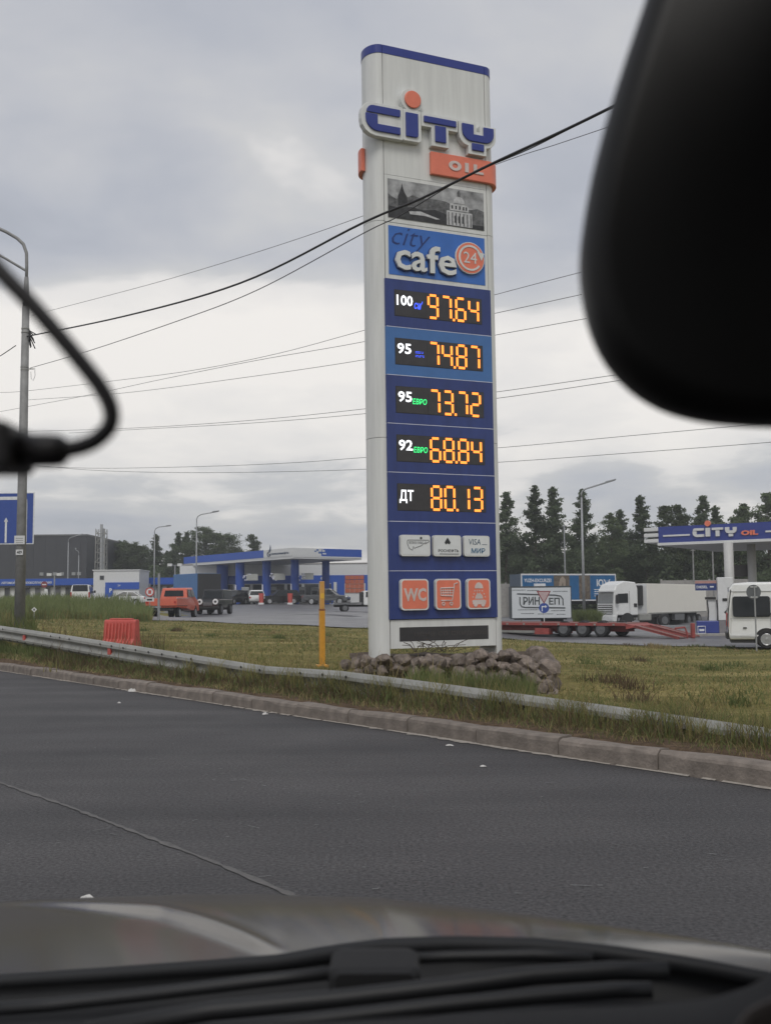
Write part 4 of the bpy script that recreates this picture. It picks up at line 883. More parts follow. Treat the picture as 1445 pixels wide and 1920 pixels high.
text('ЮЖ', (L_ * .79, L_ * .94, z1 - 1.3, z1 - .55), -.002, M_swhite, t_, 'lettering', .006, bold=.03)
for k in range(4): MB().box(L_ * .76, L_ * (.83 + .03 * (k % 2)), -.006, -.002, z1 - 1.65 - .22 * k, z1 - 1.58 - .22 * k).build('printed_line', M_swhite, t_)
MB().box(1, L_ - 1, .6, 1.9, z0 - .35, z0 - .01).build('chassis', M_under, t_)
for x_ in (1.8, 3.1, 4.4):
    for y_ in (.3, 2.25): wheel(t_, x_, y_, .5, .32, M_rimd)
c_ = thing('semi_truck', 'white truck cab showing over the roof of the other semi truck', 'truck', (A1.x + dv.normalized().x * .5, A1.y + dv.normalized().y * .5, g(A1.x, A1.y)), an)
MB().prism([(.6, .7, 1.2), (.6, 3.3, 1.2), (.9, 3.75, 1.1), (1.9, 3.6, 1.1), (2.6, 2.9, 1.15), (2.8, 1.8, 1.2), (2.85, .5, 1.2)]).build('cab', M_carw, c_, bevel=.1)
for o_ in c_.children: o_.location.y = 1.25
MB().box(.1, .5, .3, 2.2, 1.3, 3.45).build('air_deflector', M_gwhite, c_); MB().add([(2.79, .2, 1.9), (2.79, 2.3, 1.9), (2.62, 2.2, 2.85), (2.62, .3, 2.85)], [(0, 1, 2, 3)]).build('windscreen', M_gauze, c_)
for x_ in (1.6,):
    for y_ in (.3, 2.25): wheel(c_, x_, y_, .5, .32, M_rimd)
# white advertising box trailer
x0, x1 = pxX(957, 76), pxX(1070, 76); t_ = thing('advert_trailer', 'white box trailer with black framed lettering behind the red low-loader', 'trailer', (x0, 76, g(x0, 76)), R(-3))
b_ = t_.location.z; zz = lambda py: at(1010, py, 76).z - b_; w_ = x1 - x0; U = lambda px: (px - 957) / 113 * w_; M_pg = mk('print_dark_grey', (.05, .06, .065), .6)
MB().box(0, w_, .03, 2.2, zz(1160), zz(1099)).build('box_body', M_pg, t_); MB().box(.08, w_ - .06, .0, .028, zz(1158.5), zz(1102)).build('panel', mk('advert_white', (.58, .61, .63), .5, var=.03), t_)
MB().box(.3, w_ - .3, .5, 1.7, .45, zz(1160) - .01).build('chassis', M_under, t_)
for x_ in (w_ * .62, w_ * .78):
    for y_ in (.35, 1.9): wheel(t_, x_, y_, .38, .25, M_rimd)
text('РИН', (U(980), U(1011), zz(1134), zz(1119)), -.002, M_pg, t_, 'lettering', .006, bold=.03); text('ЕП', (U(1028), U(1048), zz(1134), zz(1121)), -.002, M_pg, t_, 'lettering', .006, bold=.03)
P3 = lambda pts: [(U(px), -.01, zz(py)) for px, py in pts]
MB().tube(P3([(969, 1113), (1040, 1116), (1050, 1118), (1054, 1124), (1054, 1135)]), .04, 6).build('frame_line', M_pg, t_); MB().tube(P3([(974, 1119), (974, 1132), (977, 1137), (984, 1138.5), (1058, 1140)]), .04, 6).build('frame_line', M_pg, t_)
for py_, xa, xb in ((1106, 960, 985), (1107, 988, 1010), (1109, 1036, 1063), (1143, 970, 1008), (1145, 1032, 1058), (1150, 976, 1000), (1151, 1007, 1035), (1152, 1042, 1058)):
    x_ = xa
    while x_ < xb:
        w2 = random.uniform(.8, 2.2); MB().box(U(x_), U(min(xb, x_ + w2)), -.006, -.001, zz(py_ + .9), zz(py_ - .6)).build('small_print', M_pg, t_); x_ += w2 + .7
# red low-loader
hd = Vector((-.76, .65)); nl = Vector((-hd.y, hd.x)); p_ = Vector((pxX(1170, 55.2), 55.2)) - nl * 1.27
t_ = thing('low_loader', 'red low-loader trailer with three axles and lowered rear ramps', 'trailer', (p_.x, p_.y, g(p_.x, p_.y) + .03), math.atan2(hd.y, hd.x))
zb_ = at(1170, 1169, 55.2).z - t_.location.z; M_deck = mk('deck_steel', (.20, .13, .115), .7, .2, var=.25, scale=3)
MB().box(0, 10.2, -1.22, 1.22, zb_ - .1, zb_).build('deck', M_deck, t_)
for s in (-1, 1):
    MB().box(0, 10.2, s * 1.225, s * 1.28, zb_ - .13, zb_ + .02).build('side_beam', M_redtr, t_); MB().box(5.3, 10.0, s * .9, s * 1.2, zb_ - .55, zb_ - .42).build('side_guard', M_galv, t_)
    for k in range(9): MB().box(.6 + k * 1.1, .72 + k * 1.1, s * 1.281, s * 1.30, zb_ - .11, zb_ - .02).build('lashing_ring', M_galv, t_)
    MB().box(4.6, 5.5, s * .85, s * 1.25, zb_ - .62, zb_ - .28).build('tool_box', M_redtr, t_)
MB().box(.4, 10, -.5, .5, zb_ - .45, zb_ - .12).build('main_beam', M_redtr, t_)
both(t_, (1.45, 2.55, 3.7), .42, .30, 1.08, M_rimd)
MB().prism([(10.2, zb_ - .3, 1.2), (10.2, zb_ + .02, 1.2), (10.6, zb_ + .62, 1.2), (13.4, zb_ + .66, 1.2), (13.4, zb_ + .45, 1.2), (10.9, zb_ + .4, 1.2), (10.6, zb_ - .3, 1.2)]).build('gooseneck', M_redtr, t_)
MB().prism([(0, zb_ - .1, 1.22), (0, zb_ - .02, 1.22), (-.5, zb_ - .12, 1.22), (-.5, zb_ - .2, 1.22), (0, zb_ - .3, 1.22)]).build('beaver_tail', M_redtr, t_)
for s in (-1, 1):
    y0, y1 = (s * .45, s * 1.2) if s > 0 else (s * 1.2, s * .45)
    def slab(za, zb2, xa, xb, ya, yb, th): return MB().add([(xa, ya, za - th), (xa, yb, za - th), (xb, yb, zb2 - th), (xb, ya, zb2 - th), (xa, ya, za), (xa, yb, za), (xb, yb, zb2), (xb, ya, zb2)], [(0, 1, 2, 3), (4, 7, 6, 5), (0, 4, 5, 1), (1, 5, 6, 2), (2, 6, 7, 3), (3, 7, 4, 0)])
    rm = slab(zb_ - .12, .05, -.5, -2.9, y0, y1, .05).build('ramp', M_deck, t_)
    for yy in (y0, y1 - .07): slab(zb_ - .09, .08, -.5, -2.9, yy, yy + .07, .13).build('ramp_rail', M_redtr, rm)
c_ = thing('semi_truck', 'white tractor with red bumper pulling the low-loader, mostly behind the pylon', 'truck', (p_.x + hd.x * 15.2, p_.y + hd.y * 15.2, g(p_.x + hd.x * 15, p_.y + hd.y * 15)), math.atan2(hd.y, hd.x))
MB().prism([(-.9, 1.0, 1.22), (-.9, 3.3, 1.2), (-.6, 3.5, 1.1), (.9, 3.3, 1.1), (1.25, 1.8, 1.2), (1.3, .5, 1.22), (.9, .5, 1.22)]).build('cab', M_carw, c_, bevel=.08)
MB().box(-3.8, 1.0, -.45, .45, .7, .95).build('chassis', M_under, c_); MB().box(1.2, 1.38, -1.2, 1.2, .4, .8).build('bumper', M_redtr, c_); both(c_, (.4, -3.0), .5, .32, 1.02, M_rimd)
MB().add([(1.27, -1.05, 1.9), (1.27, 1.05, 1.9), (.96, 1.0, 3.0), (.96, -1.0, 3.0)], [(0, 1, 2, 3)]).build('windscreen', M_gauze, c_)
# ------------------------------------------------------------------ left filling station (blue canopy)
CN, LE, RE = Vector((pxX(549, 120), 120)), Vector((pxX(345, 142), 142)), Vector((pxX(678, 126), 126))
gzc = g(CN.x, CN.y); zt, zb_ = at(549, 1027, 120).z, at(549, 1045, 120).z
st = thing('petrol_station', 'blue and white petrol station canopy on wide blue columns', 'petrol station', (CN.x, CN.y, gzc))
BK = LE + (RE - CN); q4 = [CN, RE, BK, LE]; loc_ = lambda p, z: (p.x - CN.x, p.y - CN.y, z - gzc)
cc = (CN + RE + BK + LE) / 4
def slab4(name, z0, z1, k, mat):
    pts = [cc + (p - cc) * k for p in q4]; return MB().loft([[loc_(p, z0) for p in pts], [loc_(p, z1) for p in pts]], True, True).build(name, mat, st)
slab4('soffit', zb_ - .12, zb_ + .05, 1.0, M_gwhite); slab4('edge_trim', zb_ + .051, zb_ + .2, 1.004, M_gwhite); slab4('fascia_core', zb_ + .201, zt - .02, .995, M_gblue)
def fpanel(name, p, q, s0, s1, mat, z0=0., z1=1., e=.06, parent=None):
    d = (q - p); nrm = Vector((d.y, -d.x)).normalized()
    if nrm.dot(-p) < 0: nrm = -nrm
    a, b = p + d * s0, p + d * s1; za, zb2 = zb_ + .2 + (zt - zb_ - .2) * z0, zb_ + .2 + (zt - zb_ - .2) * z1; m = MB()
    m.loft([[loc_(a, za), loc_(b, za), loc_(b, zb2), loc_(a, zb2)], [loc_(a + nrm * e, za), loc_(b + nrm * e, za), loc_(b + nrm * e, zb2), loc_(a + nrm * e, zb2)]], True, True)
    return m.build(name, mat, parent or st)
fpanel('fascia_panel', CN, LE, .235, 1., M_gblue); fpanel('fascia_panel', CN, LE, 0., .233, M_gwhite, e=.07); fpanel('fascia_panel', CN, RE, 0., .40, M_gwhite, e=.07); fpanel('fascia_panel', CN, RE, .402, 1., M_gblue)
M_spl = mk('splash_blue', (.05, .13, .35), .5)
for s0, s1, z0, z1, mt in ((.33, .36, .7, .9, M_spl), (.36, .40, .35, .6, M_spl), (.30, .33, .55, .7, M_spl), (.41, .45, .6, .8, M_gwhite), (.42, .47, .25, .42, M_gwhite), (.405, .43, .85, .96, M_gwhite)): fpanel('splash_mark', CN, RE, s0, s1, mt, z0, z1, .085)
dl = (LE - CN); al_ = math.atan2(-dl.y, -dl.x); lg = bpy.data.objects.new('logo', None); COL.objects.link(lg); lg.parent = st
pl_ = CN + dl * .205 + Vector((dl.y, -dl.x)).normalized() * (-.09 if Vector((dl.y, -dl.x)).dot(-CN) < 0 else .09); lg.location = loc_(pl_, zb_ + .2); lg.rotation_euler.z = al_
hh = zt - zb_ - .2; M_lg = mk('logo_slate', (.05, .08, .14), .5)
text('газпромнефть', (1.0, 4.9, hh * .2, hh * .58), 0, M_lg, lg, 'lettering', .02, bold=.01)
MB().tube([(.75, -.02, hh * .75), (.3, -.02, hh * .65), (.12, -.02, hh * .4), (.35, -.02, hh * .15), (.8, -.02, hh * .2), (.85, -.02, hh * .4), (.5, -.02, hh * .42)], .05, 6).build('emblem', M_lg, lg)
MB().poly([(.45, hh * .8), (.7, hh * 1.05), (.85, hh * 1.65), (1.0, hh * 1.1), (.85, hh * .8)], -.04, .0).build('emblem_flame', M_lg, lg)
gu = mk('column_blue', (.018, .07, .33), .45, var=.06)
for px_, D_, w_ in ((417, 139, .75), (450, 131.5, .56), (500, 127.5, .52), (553, 124, .48), (611, 128, .45)):
    p = Vector((pxX(px_, D_), D_)); z0 = g(p.x, p.y) - gzc
    MB().loft([[(p.x - CN.x + x, p.y - CN.y + y, z) for x, y in arc(0, 0, w_ * 1.0, .42, 0, 340, 17)] for z in (z0 - .2, zb_ - gzc - .1)], True, True).build('column', gu, st)
    if px_ > 440: MB().box(p.x - CN.x - w_, p.x - CN.x - w_ * .7, p.y - CN.y - .46, p.y - CN.y - .3, z0 + .5, z0 + 2.4).build('column_trim', M_line, st)
for k in range(3):
    p = Vector((pxX((456, 507, 560)[k] + 9, 125 - k), 125 - k)); z0 = at(500, 1088, 125).z - gzc
    MB().box(p.x - CN.x - .2, p.x - CN.x + 1.15, p.y - CN.y, p.y - CN.y + .25, z0, z0 + .75).build('pump_sign', mk('sign_grey', (.34, .35, .33), .5), st)
    m = MB()
    for j in range(9): x_ = p.x - CN.x - .3 + random.uniform(-.35, .4); z_ = z0 + random.uniform(-.1, .7); m.box(x_, x_ + random.uniform(.08, .25), p.y - CN.y - .02, p.y - CN.y + .1, z_, z_ + random.uniform(.05, .16))
    m.build('splash_mark', M_line, st)
for k, px_ in enumerate((460, 512, 566, 590)):
    p = Vector((pxX(px_, 129), 129)); z0 = g(p.x, p.y); d_ = thing('fuel_pump', ('fuel pump by the leftmost near blue column', 'fuel pump right of the second blue column', 'fuel pump behind the grey pickup, left one', 'fuel pump behind the grey pickup, right one')[k], 'fuel pump', (p.x, p.y, z0), .1, 'pumps under the blue canopy')
    MB().box(-.45, .45, -.3, .3, .15, 2.1).build('cabinet', mk('pump_grey', (.3, .31, .31), .4), d_, bevel=.04); MB().box(-.35, .35, -.315, -.301, 1.2, 1.7).build('screen', M_pane, d_); MB().box(-.8, .8, -.5, .5, 0, .15).build('plinth', M_conc, d_)
for k, px_ in enumerate((490, 544)):
    p = Vector((pxX(px_, 120.5), 120.5)); z0 = g(p.x, p.y); d_ = thing('waste_bin', ('red waste bin beside the white SUV', 'red waste bin beside the black SUV')[k], 'bin', (p.x, p.y, z0), 0, 'red bins at the pumps')
    MB().loft([[(x, y, z) for x, y in arc(0, 0, r_, r_, 0, 330, 11)] for r_, z in ((.24, .25), (.3, 1.3))], True, True).build('drum', M_red, d_); MB().box(-.3, .3, -.3, .3, 0, .24).build('base', M_gwhite, d_, bevel=.04)
# shop building behind the pumps
def bld(name, label, cat, px0, px1, D, pyt, pyb=None, depth=12, rz=0, mat=None):
    x0, x1 = pxX(px0, D), pxX(px1, D); z0 = g((x0 + x1) / 2, D) - .4; t = thing(name, label, cat, (x0, D, z0), rz)
    return t, x1 - x0, at((px0 + px1) / 2, pyt, D).z - z0, (lambda py: at((px0 + px1) / 2, py, D).z - z0), (lambda px: (px - px0) / 2000 * D)
sh, w_, h_, zz, U = bld('shop_building', 'long low white and blue station shop behind the pumps', 'building', 337, 800, 140, 1058)
MB().box(0, w_, .0, 14, 0, h_).build('wall', M_gwhite, sh); MB().box(-.02, w_ + .02, -.03, -.005, zz(1094), zz(1079)).build('blue_band', M_gblue, sh)
MB().box(-.05, w_ + .05, -.06, 14.05, h_ + .005, h_ + .15).build('parapet', M_conc, sh); MB().box(U(620), U(645), -.08, -.031, 0, zz(1079)).build('blue_wall', M_gblue, sh)
x_ = U(345)
while x_ < U(612):
    wn = MB().box(x_, x_ + 1.9, -.06, -.004, .6, zz(1095)).build('window', M_rimd, sh); MB().box(x_ + .08, x_ + 1.82, -.066, -.061, .7, zz(1096)).build('pane', M_pane, wn); x_ += 2.25
for r_ in range(4):
    for c_ in range(4): MB().box(U(646 + c_ * 9), U(646 + c_ * 9 + 8.4), -.1, -.031, zz(1112 - r_ * 8.3), zz(1104.6 - r_ * 8.3)).build('orange_panel', mk('panel_orange', (.46, .12, .06), .5, var=.12), sh)
MB().box(U(684), U(800), -.08, -.031, 0, zz(1079)).build('blue_wall', M_gblue, sh)
text('G', (U(600), U(606), zz(1087), zz(1082)), -.04, M_swhite, sh, 'lettering', .02, bold=.03)
MB().box(U(625), U(630.5), -.4, -.1, 0, zz(1092)).build('info_pillar', M_gwhite, sh)
# car wash with lettering, white kiosk, dark warehouse, lattice chimney
cw, w_, h_, zz, U = bld('car_wash', 'low car wash row with blue lettered fascia beyond the grass bank', 'building', -260, 336, 128, 1084)
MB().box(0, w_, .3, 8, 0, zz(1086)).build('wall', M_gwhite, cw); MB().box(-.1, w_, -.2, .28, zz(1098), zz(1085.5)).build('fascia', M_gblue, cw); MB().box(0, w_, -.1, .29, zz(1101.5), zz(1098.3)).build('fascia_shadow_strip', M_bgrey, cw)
text('АВТОМОЙКА САМООБСЛУЖИВАНИЯ', (U(3), U(97), zz(1095), zz(1089.5)), -.201, M_swhite, cw, 'lettering', .03, bold=.02)
for k, px_ in enumerate(range(-240, 330, 19)):
    MB().box(U(px_), U(px_ + 8), .18, .299, 0, zz(1102)).build('bay_door', M_bgrey if k % 2 else mk('bay_dark', (.10, .10, .11), .6), cw)
    MB().box(U(px_ + 9), U(px_ + 9.8), .0, .2, 0, zz(1101.6)).build('bay_post', M_rimd, cw)
wk, w_, h_, zz, U = bld('white_kiosk', 'small white flat-roofed block above the car wash', 'building', 175, 261, 122, 1070)
MB().box(0, w_, 0, 5, 0, h_).build('wall', M_gwhite, wk); MB().box(-.1, w_ + .1, -.1, 5.1, h_ + .004, h_ + .12).build('parapet', M_gwhite, wk); MB().box(U(198), w_ + .03, -.12, -.004, zz(1105), zz(1092)).build('blue_band', M_gblue, wk)
MB().box(U(198), U(212), -.2, -.121, zz(1120), zz(1100)).build('sign_board', M_gblue, wk); text('P', (U(206), U(211), zz(1111), zz(1103)), -.201, M_swhite, wk, 'lettering', .02, bold=.04)
wi = MB().box(U(187), U(195), -.05, -.003, zz(1087), zz(1079)).build('window', M_rimd, wk); MB().box(U(188), U(194), -.056, -.051, zz(1086), zz(1080)).build('pane', M_pane, wk)
text('24', (U(221), U(226), zz(1099.5), zz(1096)), -.121, M_swhite, wk, 'lettering', .02)
wh, w_, h_, zz, U = bld('warehouse', 'big dark grey flat-roofed warehouse on the left', 'building', -400, 162, 165, 1007)
MB().box(0, w_, 0, 40, 0, h_).build('wall', M_bgrey, wh); MB().box(-.1, w_ + .1, -.1, 40.1, h_ + .004, h_ + .25).build('parapet', mk('parapet_grey', (.12, .125, .13), .5), wh)
for px_ in range(-380, 160, 22): MB().box(U(px_), U(px_) + .05, -.03, -.003, 0, h_ - .1).build('cladding_joint', mk('joint_grey', (.038, .041, .048), .6), wh)
for px_ in (73, 98, 111, 133, 143): MB().box(U(px_), U(px_ + 7), -.12, -.031, zz(1081), zz(1075)).build('vent', M_lamp, wh)
x_, D_ = pxX(189, 160), 160; z0 = g(x_, D_); ch = thing('lattice_chimney', 'steel boiler chimney inside a square lattice mast', 'chimney', (x_, D_, z0)); H_ = at(189, 992, 160).z - z0
MB().tube([(0, 0, 0), (0, 0, H_ + .7)], .22, 10).build('flue', M_rim, ch); MB().tube([(.25, .2, 0), (.25, .2, H_ + .1)], .15, 8).build('flue', M_rim, ch)
m = MB()
for sx in (-1, 1):
    for sy in (-1, 1): MB().tube([(sx * .75, sy * .75, 0), (sx * .66, sy * .66, H_)], .07, 5).build('mast_leg', M_galv, ch)
for k in range(8):
    z_ = H_ * (k + .5) / 8; zn = H_ * (k + 1.5) / 8 if k < 7 else H_
    for a0, a1 in (((-.7, -.7), (.7, -.7)), ((.7, -.7), (.7, .7)), ((.7, .7), (-.7, .7)), ((-.7, .7), (-.7, -.7))):
        m.tube([(a0[0], a0[1], z_), (a1[0], a1[1], z_)], .045, 4); m.tube([(a0[0], a0[1], z_), (a1[0], a1[1], zn)], .035, 4)
m.build('bracing', M_galv, ch)
# ------------------------------------------------------------------ right station (navy canopy)
C0 = Vector((pxX(1238, 64), 64)); dd = Vector((.82, -.57)).normalized(); bn = Vector((-dd.y, dd.x)); ga = math.atan2(dd.y, dd.x); gzr = g(C0.x, C0.y)
cs = thing('petrol_station', 'navy station canopy with white stripes and letters at right', 'petrol station', (C0.x, C0.y, gzr), ga)
zt, zb_ = at(1238, 988, 64).z - gzr, at(1238, 1021, 64).z - gzr; Ln = 17.; M_nav = mk('canopy_navy', (.032, .052, .24), .4, var=.06)
MB().box(-.05, Ln, .05, 11, zb_ + .1, zt).build('fascia', M_nav, cs); MB().box(-.1, Ln + .05, 0, 11.05, zb_ - .06, zb_ + .097).build('soffit', M_gwhite, cs)
fh = zt - zb_ - .1
for k in range(3): MB().box(-.95, -.052, .02, 2.2, zb_ + .12 + k * fh * .36, zb_ + .12 + k * fh * .36 + fh * .23).build('end_stripe', M_gwhite, cs, bevel=.03)
def su(px):                                       # local u on the fascia plane for a pixel column
    d = ray(px, 1000); t = (C0 - Vector((0, 0))).dot(bn) / Vector((d.x, d.y)).dot(bn); return (Vector((d.x, d.y)) * t - C0).dot(dd)
MB().box(su(1242), su(1292), .0, .049, zb_ + fh * .48, zb_ + fh * .58).build('white_stripe', M_gwhite, cs); MB().box(su(1434), Ln - .3, .0, .049, zb_ + fh * .48, zb_ + fh * .58).build('white_stripe', M_gwhite, cs)
a0, a1 = su(1298), su(1380.5); sx = (a1 - a0) / 2.38; bz = zb_ + .1 + fh * .22; sz = fh * .58 / .46
tr = lambda pts: [(a0 + (u + .295) * sx, bz + (v - 8.46) * sz) for u, v in pts]
for nm, polys in (('letter_c', [rrect(-.275, .325, 8.80, 8.92, [.01, .02, .02, .11]), arc(-.075, 8.70, .22, .205, 180, 270, 6) + [(.325, 8.495), (.325, 8.622), (-.08, 8.622), (-.08, 8.782), (-.295, 8.782)]]),
                  ('letter_i', [rrect(.415, .66, 8.50, 8.92, .01)]), ('letter_t', [rrect(.757, 1.365, 8.80, 8.912, .015), rrect(.962, 1.168, 8.492, 8.775, .015)]),
                  ('letter_y', [[(1.472, 8.91), (1.472, 8.80)] + arc(1.655, 8.79, .18, .175, 185, 268, 6) + arc(1.905, 8.79, .18, .175, 272, 355, 6) + [(2.085, 8.90), (1.885, 8.90), (1.885, 8.745), (1.695, 8.745), (1.695, 8.91)], rrect(1.655, 1.89, 8.462, 8.588, .015)])):
    m = MB()
    for p in polys: m.poly(tr(p), -.06, .048)
    m.build(nm, M_gwhite, cs)
dc = (a0 + (.54 + .295) * sx, bz + (9.13 - 8.46) * sz); MB().poly(arc(dc[0], dc[1], .16 * sx * .95, .16 * sx, 0, 340, 17), -.08, .1).build('letter_dot', M_orange, cs)
text('OIL', (su(1388), su(1420), bz + .03, bz + .33 * fh), .048, M_orange, cs, 'lettering', .06, bold=.05)
M_colw = mk('column_white', (.48, .48, .47), .5, var=.05)
for px_, D_, r_ in ((1368, 61.5, .27), (1411, 63.5, .25)):
    x_ = pxX(px_, D_); q = Vector((x_, D_)) - C0; u_, w_ = q.dot(dd), q.dot(bn)
    MB().tube([(u_, w_, -.3), (u_, w_, zb_ - .05)], r_, 16).build('column', M_colw, cs, smooth=True)
def rs(px, D, rz, name, label, cat):
    x_ = pxX(px, D); return thing(name, label, cat, (x_, D, g(x_, D)), R(rz))
fp = rs(1323, 57, -12, 'fuel_pump', 'diesel pump with navy cabinet and white pillar beside the minibus', 'fuel pump'); b_ = fp.location.z
zz = lambda py: at(1330, py, 57).z - b_; U = lambda px: (px - 1323) / 2000 * 57
MB().box(U(1296), U(1375), -.5, .9, -.1, .18).build('island', M_conc, fp, bevel=.03); MB().box(U(1304), U(1344), -.28, .3, .181, zz(1164)).build('cabinet', M_nav, fp, bevel=.04)
MB().box(U(1343), U(1371), -.3, .35, zz(1163), zz(1083)).build('pillar', M_gwhite, fp, bevel=.03); MB().box(U(1344), U(1371), -.28, .33, .182, zz(1163.3)).build('pillar_foot', mk('pillar_grey', (.2, .19, .2), .6), fp)
MB().box(U(1304), U(1342), -.12, .05, zz(1107), zz(1094)).build('board', M_navy, fp); MB().box(U(1304), U(1342), -.13, .06, zz(1093.7), zz(1089)).build('board_top', mk('board_pink', (.4, .22, .2), .5), fp)
text('DIESEL', (U(1306), U(1326), zz(1103), zz(1098)), -.121, M_swhite, fp, 'lettering', .01, bold=.02); MB().box(U(1330), U(1337), -.128, -.121, zz(1101.5), zz(1099)).build('printed_line', M_swhite, fp)
MB().box(U(1321), U(1340), -.1, .1, zz(1124), zz(1119.5)).build('canopy_bar', M_under, fp); MB().box(U(1326), U(1342.5), .0, .25, zz(1163.5), zz(1124.5)).build('nozzle_panel', M_gwhite, fp)
for px_ in (1324, 1341): MB().tube([(U(px_), -.15, zz(1125)), (U(px_) + .05, -.2, zz(1145)), (U(px_) + .02, -.18, zz(1163))], .035, 6).build('hose', M_cable, fp)
MB().tube([(U(1305.5), -.3, zz(1174)), (U(1319), -.3, zz(1174)), (U(1319), -.3, zz(1187)), (U(1305.5), -.3, zz(1187)), (U(1305.5), -.3, zz(1174))], .022, 5).build('logo_frame', M_swhite, fp); MB().box(U(1308), U(1317), -.29, -.284, zz(1183), zz(1179)).build('logo_print', M_swhite, fp)
MB().poly([(U(1353), zz(1148)), (U(1359), zz(1142)), (U(1359), zz(1154))], -.31, -.301).build('arrow', M_under, fp)
for py_ in (1104, 1111, 1118): MB().box(U(1361), U(1370), -.31, -.301, zz(py_ + 2), zz(py_ - 2)).build('label_plate', M_rimd, fp)
MB().box(U(1351), U(1364), -.34, -.301, zz(1127), zz(1122)).build('reader', M_under, fp)
hs = rs(1296, 54, 0, 'hose_reel', 'red hose frame at the foot of the diesel pump', 'hose frame'); MB().box(-.02, .16, .1, .4, 0.05, .8).build('box', M_redtr, hs, bevel=.04); MB().tube([(-.9, 0, .55), (-.4, 0, .6), (-.3, 0, .35), (-.28, 0, 0)], .05, 6).build('pipe', M_redtr, hs)
nb = rs(1390, 64, 0, 'notice_board', 'grey notice board hung between the two canopy columns', 'board'); zc = at(1390, 1070, 64).z - nb.location.z
MB().box(-.45, .45, 0, .06, zc - .35, zc + .35).build('panel', mk('board_grey', (.09, .085, .085), .6), nb)
for s in (-1, 1): MB().box(s * .5 - .08, s * .5 + .08, .0, .05, zc + .2, zc + .26).build('bracket', M_galv, nb)
# round sign seen from behind
rs_ = rs(1413, 38, 0, 'road_sign', 'grey back of a round road sign on a thin pole before the minibus', 'road sign'); zc = at(1413, 1110, 38).z - rs_.location.z
MB().poly(arc(0, zc, .26, .26, 0, 345, 23), .03, .045).build('disc', mk('sign_back', (.12, .13, .14), .5, .3), rs_)
MB().tube([(.02, 0, -.2), (.02, 0, zc + .22)], .028, 8).build('pole', M_lamp, rs_)
for s in (-1, 1): MB().box(-.12, .12, .0, .028, zc + s * .18 - .015, zc + s * .18 + .015).build('clamp', M_gwhite, rs_)
ys = rs(1019, 66, 0, 'road_sign', 'give way triangle above a blue turn right disc on one pole', 'road sign'); b_ = ys.location.z; zz = lambda py: at(1019, py, 66).z - b_
MB().tube([(0, .05, -.2), (0, .05, zz(1108))], .03, 8).build('pole', M_gwhite, ys)
T3 = lambda e: [(-.44 + e * 1.7, zz(1108) - e), (.44 - e * 1.7, zz(1108) - e), (0, zz(1108) - .80 + e * 1.9)]
MB().poly(T3(0), -.005, .02).build('red_triangle', mk('sign_red', (.22, .03, .035), .4), ys); MB().poly(T3(.06), -.012, -.006).build('triangle_face', mk('sign_pinkish', (.46, .35, .35), .4), ys)
zc = zz(1140); MB().poly(arc(0, zc, .31, .31, 0, 345, 23), -.002, .018).build('blue_disc', M_sblue, ys)
MB().poly([(-.15, zc - .2), (-.09, zc - .2), (-.09, zc + .05), (.06, zc + .05), (.06, zc - .01), (.19, zc + .085), (.06, zc + .18), (.06, zc + .12), (-.15, zc + .12)], -.010, -.003).build('arrow', M_swhite, ys)
# no trucks sign and grey post left of the orange truck
ns = rs(281, 70, 0, 'road_sign', 'round red-ringed no trucks sign with plate beside the orange truck', 'road sign'); b_ = ns.location.z; zz = lambda py: at(281, py, 70).z - b_
MB().tube([(0, .05, -.2), (0, .05, zz(1094))], .03, 8).build('pole', M_lamp, ns); zc = zz(1110)
MB().poly(arc(0, zc, .30, .30, 0, 345, 23), -.002, .018).build('red_ring', M_red, ns); MB().poly(arc(0, zc, .22, .22, 0, 345, 23), -.008, -.003).build('white_face', M_swhite, ns); MB().box(-.09, .09, -.014, -.0085, zc - .12, zc + .12).build('truck_symbol', M_red, ns)
MB().box(-.28, .28, -.002, .02, zc - .62, zc - .36).build('plate', M_gwhite, ns); MB().box(-.18, .16, -.008, -.003, zc - .56, zc - .44).build('plate_print', M_print, ns)
gp = rs(298, 64, 0, 'steel_post', 'plain grey steel post standing before the orange truck bed', 'post'); h_ = at(298, 1076, 64).z - gp.location.z; MB().tube([(0, 0, -.2), (0, 0, h_)], .075, 8).build('shaft', M_lamp, gp); MB().tube([(0, 0, h_), (0, 0, h_ + .05)], .085, 8).build('cap', M_galv, gp); MB().box(-.15, .15, -.15, .15, -.05, .06).build('foot_plate', M_galv, gp)
dm = rs(65, 57, 8, 'marker_sign', 'small white diamond marker plate on the left grass bank', 'sign'); zc = at(65, 1143, 57).z - dm.location.z
MB().poly([(-.14, zc), (0, zc - .14), (.14, zc), (0, zc + .14)], -.01, .01).build('plate', M_gwhite, dm); MB().box(-.04, .04, -.014, -.011, zc - .05, zc + .05).build('printed_mark', M_print, dm); MB().tube([(0, .03, -.2), (0, .03, zc + .1)], .02, 6).build('stake', M_lamp, dm)
ne = rs(83, 100, 0, 'road_sign', 'small dark red round sign with white arrow board before the car wash', 'road sign'); zc = at(83, 1096, 100).z - ne.location.z
MB().poly(arc(0, zc, .3, .3, 0, 345, 23), -.002, .018).build('red_disc', mk('sign_dark_red', (.2, .04, .05), .4), ne); MB().box(-.2, .2, -.008, -.003, zc - .05, zc + .05).build('white_bar', M_swhite, ne); MB().poly([(.0, zc - .4), (.3, zc - .4), (.4, zc - 1.1), (.15, zc - 1.1)], -.002, .018).build('arrow_board', M_swhite, ne); MB().tube([(.1, .05, -.2), (.1, .05, zc + .2)], .03, 6).build('pole', M_lamp, ne)
